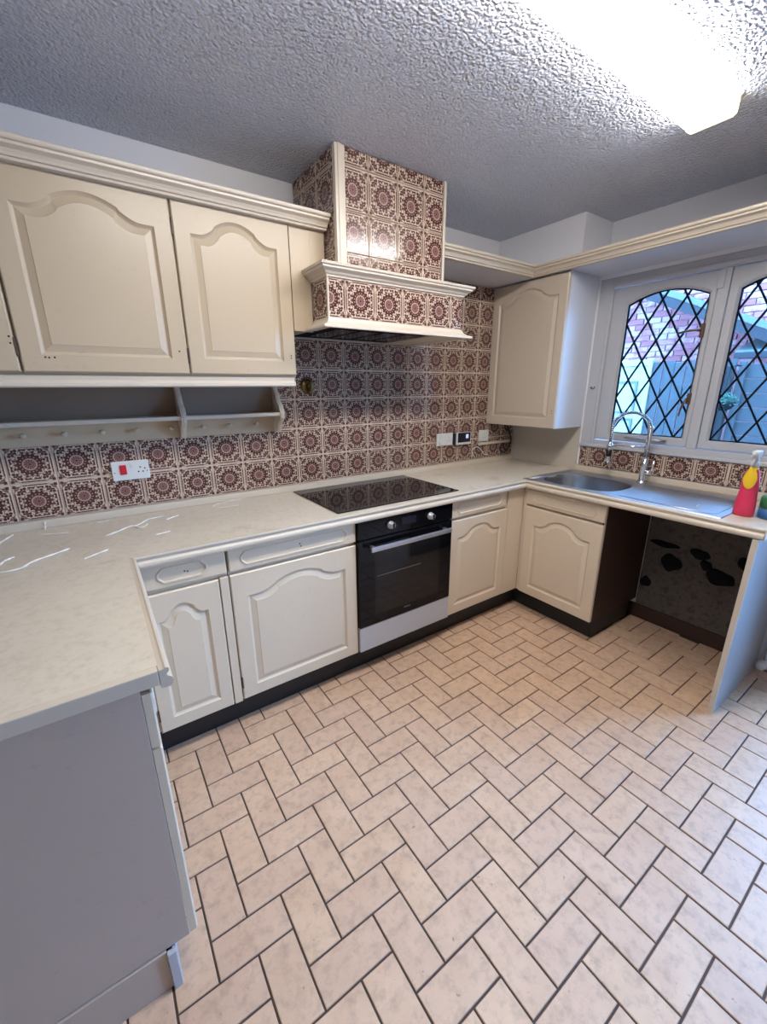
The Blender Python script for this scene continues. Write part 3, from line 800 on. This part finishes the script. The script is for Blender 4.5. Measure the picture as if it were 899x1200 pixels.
loft(bm, [ringof(lambda a: sup(a, ax_, ay_), .9020), ringof(lambda a: sup(a, ax_-.006, ay_-.006), .880), ringof(lambda a: sup(a, ax_-.012, ay_-.012), .78), ringof(lambda a: sup(a, ax_-.03, ay_-.03), .752), ringof(lambda a: sup(a, ax_-.07, ay_-.07), .745), ringof(lambda a: sup(a, .03, .03, 2), .742)], False, True)
_in('bowl', from_bm(bm, 'bowl', True), sk, 'bowl')  # steel darkened so its colour carries the shade inside the bowl
lathe('waste', [(.038, .7445), (.038, .748), (.030, .749), (.012, .746)], 'chrome', sk, (cxb, cyb, 0), 24)
bm = bmesh.new()
path = [(2.20, -1.555), (2.20, -1.13), (2.56, -1.13), (2.56, -1.555)]
tube_bm(bm, [(p[0], p[1], .9052) for p in ((2.20, -1.13), (2.20, -1.53), (2.225, -1.555), (2.535, -1.555), (2.56, -1.53), (2.56, -1.13))], .0035, 6)
for k in range(7):
    xx = 2.235+k*.048; tube_bm(bm, [(xx, -1.14, .9036), (xx, -1.53, .9036)], .0018, 6)
_in('drainer_ridges', from_bm(bm, 'drainer_ridges', True), sk, 'steel')
for k in range(2): tube('ledge_ridge', [(2.19, -.585-.017*k, .9045), (2.64, -.585-.017*k, .9045)], .004, 'steel', sk, 6)

tp = thing('mixer_tap', 'chrome spring-neck pull-down mixer tap standing behind the sink bowl', 'tap', (2.615, -1.055, .905))
tx, ty = 2.615, -1.055
lathe('tap_base', [(.027, .9052), (.027, .911), (.021, .914), (.019, .93), (.018, 1.0), (.0175, 1.06)], 'chrome', tp, (tx, ty, 0), 24)
lathe('tap_column', [(.0125, 1.058), (.0125, 1.215), (.015, 1.217), (.015, 1.235), (.012, 1.238)], 'chrome', tp, (tx, ty, 0), 20)
arc = []
ex, ey = 2.585, -.852                      # where the spray head hangs
for k in range(61):
    a = PI*k/60; f = (1-math.cos(a))/2
    arc.append(Vector((tx+(ex-tx)*f, ty+(ey-ty)*f, 1.215+.095*math.sin(a))))
arc = [Vector((tx, ty, 1.20))]+arc+[Vector((ex, ey, 1.20-.012*k)) for k in range(1, 7)]
tube('hose', arc, .0065, 'blackp', tp, 8)
S = [0]
for a, b in zip(arc, arc[1:]): S.append(S[-1]+(b-a).length)
def at(s):
    for k in range(len(S)-1):
        if S[k+1] >= s: return arc[k].lerp(arc[k+1], (s-S[k])/max(1e-9, S[k+1]-S[k])), (arc[k+1]-arc[k]).normalized()
    return arc[-1], (arc[-1]-arc[-2]).normalized()
hp = []; turns = 46; q0 = Vector((ex-tx, ey-ty, 0)).normalized().cross(Vector((0, 0, 1)))
for k in range(turns*9+1):
    s = S[-1]*k/(turns*9); p, d = at(s); n1 = q0; n2 = d.cross(n1).normalized(); a = 2*PI*k/9
    hp.append(p+(n1*math.cos(a)+n2*math.sin(a))*.0105)
tube('spring', hp, .0022, 'chrome', tp, 5)
sh_ = lathe('spray_head', [(.009, 1.135), (.012, 1.12), (.0135, 1.08), (.016, 1.04), (.019, 1.012), (.018, 1.004)], 'chrome', tp, (ex, ey, 0), 20)
lathe('spray_grip', [(.0145, 1.045), (.0165, 1.043), (.0175, 1.083), (.0145, 1.085)], 'blackp', sh_, (ex, ey, 0), 20)
tube('holder_arm', [(tx, ty, 1.118), (ex, ey, 1.110)], .005, 'chrome', tp, 8)
lathe('holder_ring', [(.014, 1.100), (.018, 1.100), (.018, 1.118), (.014, 1.118)], 'chrome', tp, (ex, ey, 0), 20)
tube('lever_body', [(tx, ty, .972), (tx, ty-.045, .974)], [.014, .014], 'chrome', tp, 14)
tube('lever', [(tx, ty-.038, .978), (tx-.004, ty-.048, 1.0), (tx-.008, ty-.052, 1.045)], [.007, .006, .005], 'chrome', tp, 8)

sb = thing('spray_bottle', 'pink spray bottle with yellow label and clear white trigger on the worktop', 'bottle', (2.30, -1.627, TZ))
def oval(sx, sy, z, cx=2.30, cy=-1.627, n=28): return [(cx+sx*math.cos(2*PI*k/n), cy+sy*math.sin(2*PI*k/n), z) for k in range(n)]
bm = bmesh.new()
loft(bm, [oval(.022, .033, .9025), oval(.026, .038, .908), oval(.026, .038, .95), oval(.0245, .034, .99), oval(.024, .032, 1.02), oval(.022, .031, 1.06), oval(.018, .024, 1.10), oval(.013, .014, 1.118), oval(.012, .012, 1.135)], True, True)
_in('bottle_body', from_bm(bm, 'bottle_body', True), sb, 'pink')
bm = bmesh.new()
lab = []
for s, dx in ((1.0, 0), (.9, -.002)):
    ring = []
    for k in range(24):
        a = 2*PI*k/24; yy = .024*s*math.cos(a); zz = .048*s*math.sin(a)
        ring.append((2.30-.0225-.004*(1-(yy/.032)**2)+dx+.003*max(0, zz)/.048*2, -1.628+yy*(1-max(0, zz)*6), 1.075+zz))
    lab.append(ring)
loft(bm, lab, False, True); _in('front_label', from_bm(bm, 'front_label', True), sb, 'yellow')
lathe('neck_wrap', [(.0205, 1.078), (.0195, 1.095), (.0165, 1.112), (.0155, 1.122)], 'yellow', sb, (2.30, -1.627, 0), 20)
lathe('collar', [(.0155, 1.122), (.0155, 1.142), (.012, 1.144)], 'plastic', sb, (2.30, -1.627, 0), 20)
tg = boxes('trigger_head', [(2.268, 2.325, -1.640, -1.614, 1.160, 1.192), (2.285, 2.315, -1.638, -1.616, 1.143, 1.161)], 'plastic', sb, .005)
tube('nozzle', [(2.27, -1.627, 1.178), (2.255, -1.627, 1.178)], .008, 'plastic', tg, 12)
tube('trigger', [(2.275, -1.627, 1.160), (2.266, -1.627, 1.145), (2.268, -1.627, 1.125)], .004, 'plastic', tg, 8)
ct = thing('cleaner_tub', 'squat green and blue container with black cap beside the pink bottle', 'container', (2.335, -1.708, TZ))
lathe('tub_body', [(.036, .9025), (.040, .906), (.040, .948)], 'blue', ct, (2.335, -1.708, 0), 28)
lathe('green_band', [(.0402, .9485), (.0402, .992), (.037, 1.0)], 'green', ct, (2.335, -1.708, 0), 28)
lathe('cap', [(.027, 1.0005), (.027, 1.036), (.025, 1.039)], 'blackp', ct, (2.335, -1.712, 0), 24)
tag(tube('sealant_scrap', [(2.245, -1.468, .9105), (2.275, -1.462, .911), (2.30, -1.458, .911), (2.31, -1.468, .911)], [.002, .004, .003, .002], 'sealant'), 'small white scrap of sealant lying on the steel drainer', 'scrap')

# pipe stub beyond the end panel
rv = thing('radiator_valve', 'white radiator valve cap low on the wall beyond the end panel', 'valve', (2.66, -1.775, .05))
lathe('valve_cap', [(.014, .0), (.021, .004), (.023, .02), (.023, .045), (.02, .05)], 'plastic', rv, (2.625, -1.772, .055), 20, 'x')
tube('pipe', [(2.675, -1.772, .055), (2.70, -1.772, .055), (2.712, -1.772, .07), (2.712, -1.772, .34)], .0085, 'white', rv, 10)

# ------------------------------------------------------------------ sockets and wall fittings
def plate(name, label, cat, x0, x1, z0, z1, mat='plastic'):
    t = thing(name, label, cat, ((x0+x1)/2, 0, (z0+z1)/2))
    box('face_plate', x0, x1, -.011, -.0005, z0, z1, mat, t, .003)
    return t
s1 = plate('cooker_switch', 'white cooker switch with a red rocker on the tiles left', 'switch', .013, .159, 1.064, 1.149)
box('rocker', .044, .070, -.016, -.0112, 1.090, 1.133, 'red', s1, .002)
box('socket_switch', .088, .101, -.0145, -.0112, 1.118, 1.136, 'plastic', s1, .001)
TfS = facing('back', 0, -.0112)
for (hx, hz) in ((.124, 1.118), (.115, 1.098), (.133, 1.098), (.142, 1.112)): dotmark('pin_slot', hx, hz, TfS, s1, .0035, 'hole')
for hx in (.023, .150): dotmark('plate_screw', hx, 1.10, TfS, s1, .003, 'mark')
s2 = plate('double_socket', 'white double socket on the tiles beside the dark display', 'socket', 1.916, 2.066, 1.064, 1.150)
for kx in (1.945, 2.03):
    for (dx, dz) in ((0, .018), (-.011, -.004), (.011, -.004)): dotmark('pin_slot', kx+dx, 1.10+dz, TfS, s2, .0028, 'mark')
    box('socket_switch', kx-.007, kx+.007, -.0145, -.0112, 1.128, 1.142, 'plastic', s2, .001)
box('plug_top', 1.93, 1.962, -.030, -.0115, 1.07, 1.10, 'plastic', s2, .004)
s3 = thing('energy_display', 'small dark screen in a white case on the tiled wall', 'display', (2.16, 0, 1.1))
box('case', 2.088, 2.236, -.026, -.0005, 1.062, 1.148, 'plastic', s3, .004)
box('screen', 2.102, 2.226, -.0268, -.0262, 1.078, 1.146, 'screen', s3)
box('side_band', 2.072, 2.0875, -.022, -.0005, 1.066, 1.146, 'blackp', s3, .002)
box('glyph', 2.180, 2.205, -.0274, -.0269, 1.105, 1.133, 'glow', s3, .0002)
s4 = plate('single_socket', 'white single socket under the corner wall cabinet', 'socket', 2.335, 2.437, 1.066, 1.150)
for (dx, dz) in ((0, .018), (-.011, -.004), (.011, -.004)): dotmark('pin_slot', 2.386+dx, 1.10+dz, TfS, s4, .0028, 'mark')
tag(box('cable_trunking', 2.335, 2.69, -.016, -.0005, 1.040, 1.060, 'cream', None, .002), 'cream cable trunking along the tiles below the single socket', 'trunking')
def curve(pts, n=10):
    P = [Vector(p) for p in pts]; P = [P[0]]+P+[P[-1]]; out = []
    for i in range(1, len(P)-2):
        for k in range(n):
            t = k/n; a, b, c, d = P[i-1:i+3]
            out.append(.5*((2*b)+(c-a)*t+(2*a-5*b+4*c-d)*t*t+(3*b-a-3*c+d)*t**3))
    return out+[P[-2]]
cab1 = tag(tube('power_cable', curve([(2.60, -.020, 1.20), (2.66, -.02, 1.13), (2.69, -.018, 1.05), (2.66, -.018, .985), (2.60, -.02, .965), (2.57, -.018, 1.0), (2.60, -.018, 1.035)]), .006, 'blackp', None, 8), 'dark cable looping in the corner below the wall cabinet', 'cable')
tag(tube('thin_wire', curve([(2.30, -.008, .955), (2.27, -.008, 1.0), (2.31, -.008, 1.03), (2.36, -.008, 1.01), (2.40, -.008, .97), (2.45, -.008, .96)]), .003, 'plastic', None, 6), 'thin white wire curling on the tiles below the dark display', 'wire')
gt = thing('brass_valve', 'tarnished brass pipe valve on the dark tiles beside the cabinet', 'valve', (.974, 0, 1.46))
lathe('escutcheon', [(.04, -.001), (.04, -.004), (.033, -.010), (.020, -.014)], 'brass', gt, (.974, 0, 1.465), 24, 'y')
tube('valve_stub', [(.974, -.012, 1.47), (.974, -.04, 1.47)], .012, 'brass', gt, 12)
box('valve_lever', .968, .980, -.052, -.040, 1.44, 1.492, 'brass', gt, .002)
tube('tail_pipe', [(.974, -.03, 1.46), (.976, -.032, 1.42)], .011, 'brass', gt, 10)

# peeled sealant strips on the worktop
strips = [
 ('long curved white sealant strip at the left of the worktop', [(-.345, -.505), (-.293, -.502), (-.266, -.455), (-.218, -.419), (-.164, -.375)], .0045),
 ('short straight sealant strip right of the long curved one', [(-.124, -.526), (-.088, -.497), (-.05, -.469)], .004),
 ('long wavy sealant strip with frayed middle below the socket tiles', [(-.053, -.293), (-.013, -.262), (.034, -.216), (.065, -.211), (.111, -.148), (.17, -.134)], .0042),
 ('thin forked sealant strip crossing the long wavy one', [(.038, -.178), (.068, -.257), (.094, -.232), (.10, -.20)], .003),
 ('short flat sealant strip on bare worktop nearest the drawer corner', [(.109, -.394), (.135, -.388), (.164, -.379)], .004),
 ('small sealant strip just beyond the end of the wavy one', [(.175, -.194), (.20, -.178), (.231, -.158)], .0035),
 ('sealant strip leaning up against the rear upstand', [(-.256, -.052, .0035), (-.254, -.040, .008), (-.252, -.026, .03)], .004),
 ('broken flat sealant strip near the upstand at left', [(-.269, -.118), (-.229, -.138), (-.171, -.158)], .0032),
 ('sealant strip at the left edge of the picture near the tiles', [(-.395, -.19), (-.372, -.12), (-.353, -.064)], .0045),
 ('curled sealant scrap at the left edge above the long curve', [(-.36, -.47), (-.345, -.40), (-.337, -.383), (-.32, -.365)], .0045),
 ('faint thin sealant strip lying close to the upstand', [(-.079, -.067), (-.055, -.066), (-.033, -.064)], .003),
 ('tiny sealant sliver above the long curved strip', [(-.209, -.292), (-.200, -.318), (-.192, -.343)], .002),
 ('zigzag sealant strip near the left end of the hob', [(.393, -.095), (.43, -.055), (.455, -.06), (.483, -.035), (.553, -.035)], .003),
 ('flat sealant strip just in front of the zigzag one', [(.413, -.133), (.46, -.142), (.508, -.142)], .003)]
for lb, pts, rr in strips:
    P = curve([(p[0], p[1], TZ+(p[2] if len(p) > 2 else rr+.0003)) for p in pts], 5)
    R_ = [rr*(.7+.3*math.sin(k*1.7+len(lb)))*(.4 if k in (0, len(P)-1) else 1) for k in range(len(P))]
    tag(tube('sealant_strip', P, R_, 'sealant', None, 6), lb, 'sealant strip', 'peeled sealant strips on the worktop')

# ------------------------------------------------------------------ wall cabinets, left
Tu = facing('back', 0, -.320)
GU = 'wall cabinets left of the cooker hood'
def upper(label, x0, x1):
    t = thing('wall_cabinet', label, 'cabinet', ((x0+x1)/2, -.15, 1.505), GU)
    box('carcass', x0, x1, -.299, .003, 1.503, 2.150, 'cabup', t)
    return t
u0_ = upper('leftmost wall cabinet, only its door edge in the picture', -.69, -.1835)
panel_door(u0_, -.685, -.1865, 1.513, 2.112, Tu, 'cabup', mg=(.056, .055, .105, .045), holes=((-.196, 1.62), (-.196, 1.60)), hinges=((-.1845, 1.59),))
u1_ = upper('middle wall cabinet with a wide arched door and screw holes below', -.1825, .3305)
panel_door(u1_, -.1795, .3285, 1.513, 2.112, Tu, 'cabup', mg=(.056, .055, .105, .043), holes=((-.115, 1.560), (-.105, 1.559), (-.09, 1.560), (.30, 1.595)))
u2_ = upper('right wall cabinet with a narrower arched door, filler panel beside the hood', .3315, .780)
panel_door(u2_, .334, .779, 1.513, 2.112, Tu, 'cabup', mg=(.056, .057, .105, .042), holes=((.757, 1.595), (.757, 1.585)), hinges=((.3325, 2.02), (.3325, 1.58)))
boxes('filler_panel', [(.7815, .873, -.318, -.300, 1.70, 2.12), (.8735, .944, -.318, -.300, 1.952, 2.12)], 'cabup', u2_)
boxes('filler_backing', [(.7815, .868, -.2995, .0, 1.705, 2.10)], 'cabup', u2_)
CP = [(-.03, 2.105), (.022, 2.105), (.024, 2.112), (.031, 2.114), (.034, 2.121), (.040, 2.129), (.050, 2.134), (.054, 2.136), (.0545, 2.143), (.062, 2.145), (.065, 2.149), (.065, 2.157), (.060, 2.160), (-.03, 2.160)]
co = thing('cornice_moulding', 'cream moulded cornice along the top of the left wall cabinets', 'cornice', (.2, -.34, 2.105))
co['kind'] = 'thing'
sweep('moulding', CP, [(-.72, -.320), (.946, -.320)], 'cream', co, 1.0)
lp = thing('light_pelmet', 'cream pelmet rail under the left wall cabinets', 'pelmet', (.2, -.31, 1.463))
sweep('pelmet_rail', [(-.02, 1.502), (.004, 1.502), (.001, 1.488), (.008, 1.484), (.014, 1.478), (.014, 1.468), (.008, 1.463), (-.02, 1.463)], [(-.69, -.320), (.766, -.320)], 'cream', lp, 1.0)
rk = thing('peg_rack', 'cream shelf rack with scrolled brackets and pegs on the tiled wall', 'rack', (.2, 0, 1.24))
box('back_panel', -.72, .782, -.014, -.001, 1.238, 1.331, 'cabup', rk)
box('back_board', -.72, .782, -.014, -.001, 1.3312, 1.5025, 'backboard', rk)  # brown board, with the pelmet's shade put into its colour
box('shelf', -.72, .775, -.108, -.0145, 1.322, 1.340, 'cream', rk, .004)
for bx_ in (-.45, .318, .777):
    prof = [(-.0145, 1.5025), (-.030, 1.5025), (-.033, 1.47), (-.045, 1.445), (-.062, 1.425), (-.070, 1.405), (-.078, 1.39), (-.098, 1.375), (-.112, 1.355), (-.117, 1.335), (-.112, 1.312), (-.098, 1.297), (-.082, 1.288), (-.070, 1.275), (-.060, 1.258), (-.045, 1.238), (-.0145, 1.236)]
    bm = bmesh.new(); loft(bm, [[(bx_+dx, y_, z_) for y_, z_ in prof] for dx in (-.011, .011)], True, True)
    bk = _in('bracket', from_bm(bm, 'bracket'), rk, 'cream')
    bm = bmesh.new(); loft(bm, [[(bx_+dx, y_*1.0-s_, z_) for y_, z_ in prof[1:-1]] for dx, s_ in ((-.004, -.001), (-.004, .003), (.004, .003), (.004, -.001))], False, False, False)
    _in('bead', from_bm(bm, 'bead'), bk, 'cream')
for px_ in (-.385, -.253, -.123, .006, .135, .271, .407, .530, .663):
    lathe('peg', [(.006, -.0145), (.006, -.034), (.011, -.040), (.011, -.048), (.006, -.052)], 'cabup', rk, (px_, 0, 1.283), 12, 'y')

# corner wall cabinet on the window wall
Tc = facing('right', W-.327, 0)
uc = thing('wall_cabinet', 'corner wall cabinet with tall arched door beside the window', 'cabinet', (2.56, -.29, 1.2))
box('carcass', W-.306, W-.001, -.566, -.003, 1.196, 2.1085, 'sidewhite', uc, .001)
panel_door(uc, .004, .568, 1.198, 2.100, Tc, 'cabr', mg=(.055, .058, .108, .045), holes=((.545, 1.31), (.545, 1.295)))
box('side_edge', W-.3062, W-.300, -.5675, -.5662, 1.2, 2.10, 'cab', uc)

# pelmet shelf running round the corner above the window
ps = thing('pelmet_shelf', 'cream corniced pelmet shelf running round the corner above the window', 'shelf', (2.5, -.6, 2.11))
boxes('shelf_board', [(1.563, W-.001, -.320, .004, 2.110, 2.128), (W-.337, W-.001, -2.0, -.3205, 2.110, 2.128)], 'sidewhite', ps)
CQ = [(-.006 if u < 0 else u, z) for u, z in CP]
sweep('moulding', CQ, [(1.563, -.322), (W-.339, -.322), (W-.339, -2.0)], 'cream', ps, 1.0)
tag(tube('black_cable', curve([(2.42, -1.27, 2.166), (2.43, -1.33, 2.172), (2.44, -1.40, 2.172), (2.45, -1.52, 2.178), (2.45, -1.7, 2.172)]), .010, 'blackp', None, 8), 'black cable lying on top of the pelmet shelf above the window', 'cable')

# ------------------------------------------------------------------ cooker hood
hd = thing('cooker_hood', 'tiled cooker hood and chimney with cream mouldings over the hob', 'hood', (1.26, -.2, 1.70))
box('chimney_core', .9605, 1.548, -.410, .006, 1.948, CEIL-.001, 'wgrout', hd)
box('canopy_core', .884, 1.641, -.458, .002, 1.742, 1.944, 'wgrout', hd)
Th = facing('back', 0, -.467)
cols = [(.878, .957, .957-.153), (.957, 1.110, .957), (1.110, 1.263, 1.110), (1.263, 1.416, 1.263), (1.416, 1.569, 1.416), (1.569, 1.648, 1.569)]
for a0, a1, u0 in cols: wall_tile(hd, a0, a1, 1.743, 1.899, u0, 1.743, .1545, Th)
Tcf = facing('back', 0, -.420)
crow = [(1.946, 2.016, 1.860), (2.016, 2.172, 2.016), (2.172, 2.331, 2.172), (2.331, CEIL-.001, 2.331)]
for z0, z1, v0 in crow:
    for a0, a1, u0 in ((.9985, 1.113, .958), (1.113, 1.267, 1.113), (1.267, 1.421, 1.267), (1.421, 1.541, 1.421)):
        wall_tile(hd, a0, a1, z0, z1, u0, v0, .1555, Tcf)
# left flank of the chimney and of the canopy: front of these tiles looks towards -X
Tlf = lambda p: Vector((.952+p[1], -p[0], p[2]))
for z0, z1, v0 in crow:
    for a0, a1, u0 in ((.001, .095, -.06), (.095, .250, .095), (.250, .405, .250)): wall_tile(hd, a0, a1, z0, z1, u0, v0, .1555, Tlf)
Tlc = lambda p: Vector((.876+p[1], -p[0], p[2]))
wall_tile(hd, .3195, .458, 1.743, 1.899, .312, 1.743, .1545, Tlc)
boxes('corner_trim', [(.949, .962, -.428, -.405, 1.946, CEIL-.001), (.962, .976, -.430, -.412, 1.946, CEIL-.001), (.976, .9975, -.425, -.412, 1.946, CEIL-.001)], 'cream', hd, .002)
boxes('corner_trim', [(1.541, 1.556, -.426, -.405, 1.946, CEIL-.001)], 'cream', hd, .002)
boxes('corner_bead', [(.872, .879, -.470, -.458, 1.742, 1.90)], 'cream', hd, .001)
hpth = [(.875, -.3185), (.875, -.467), (1.650, -.467), (1.650, -.004)]
sweep('hood_cornice', [(-.012, 1.898), (.006, 1.898), (.008, 1.905), (.014, 1.908), (.020, 1.915), (.032, 1.922), (.037, 1.925), (.0375, 1.932), (.044, 1.935), (.046, 1.943), (.042, 1.946), (-.08, 1.946), (-.08, 1.936), (-.012, 1.93)], hpth, 'cream', hd, 1.0)
sweep('hood_skirt', [(-.012, 1.744), (.003, 1.744), (.005, 1.736), (.012, 1.726), (.026, 1.717), (.040, 1.713), (.043, 1.709), (.043, 1.701), (.036, 1.700), (-.012, 1.706)], hpth, 'cream', hd, 1.0)
box('extractor', .888, 1.48, -.452, -.004, 1.712, 1.7415, 'dark', hd)
boxes('extractor_filter', [(.95+.13*k, 1.06+.13*k, -.40, -.10, 1.708, 1.7118) for k in range(4)], 'ovenblk', hd)
box('soffit_board', 1.4805, 1.638, -.452, -.004, 1.707, 1.7415, 'cab', hd)

# ------------------------------------------------------------------ ceiling light
cl = thing('ceiling_light', 'lit fluorescent batten light with prismatic diffuser on the ceiling', 'light', (1.2, -1.355, CEIL-.056))
lx0, lx1, ly0, ly1 = .12, 1.946, -1.428, -1.286
box('spine', lx0, lx1, ly0+.02, ly1-.02, CEIL-.012, CEIL-.0005, 'white', cl)
prof = [(ly0, CEIL-.001), (ly0-.002, CEIL-.012), (ly0, CEIL-.046), (ly0+.010, CEIL-.054), (ly1-.010, CEIL-.054), (ly1, CEIL-.046), (ly1+.002, CEIL-.012), (ly1, CEIL-.001)]
bm = bmesh.new(); loft(bm, [[(x, y_, z_) for y_, z_ in prof[2:6]] for x in (lx0+.012, lx1-.010)], False, False, False)
_in('diffuser', from_bm(bm, 'diffuser'), cl, 'lamp')
for pr in (prof[:3], prof[5:]):
    bm = bmesh.new(); loft(bm, [[(x, y_, z_) for y_, z_ in pr] for x in (lx0+.012, lx1-.010)], False, False, False)
    _in('diffuser_side', from_bm(bm, 'diffuser_side'), cl, 'lampside')
for xa, xb in ((lx1-.0098, lx1+.008), (lx0-.008, lx0+.0118)):
    bm = bmesh.new(); loft(bm, [[(x, (y_-(ly0+ly1)/2)*k+(ly0+ly1)/2, CEIL-(CEIL-z_)*k) for y_, z_ in prof] for x, k in ((xa, 1.03), (xb, 1.03))], True, True)
    _in('end_cap', from_bm(bm, 'end_cap'), cl, 'lampcap')
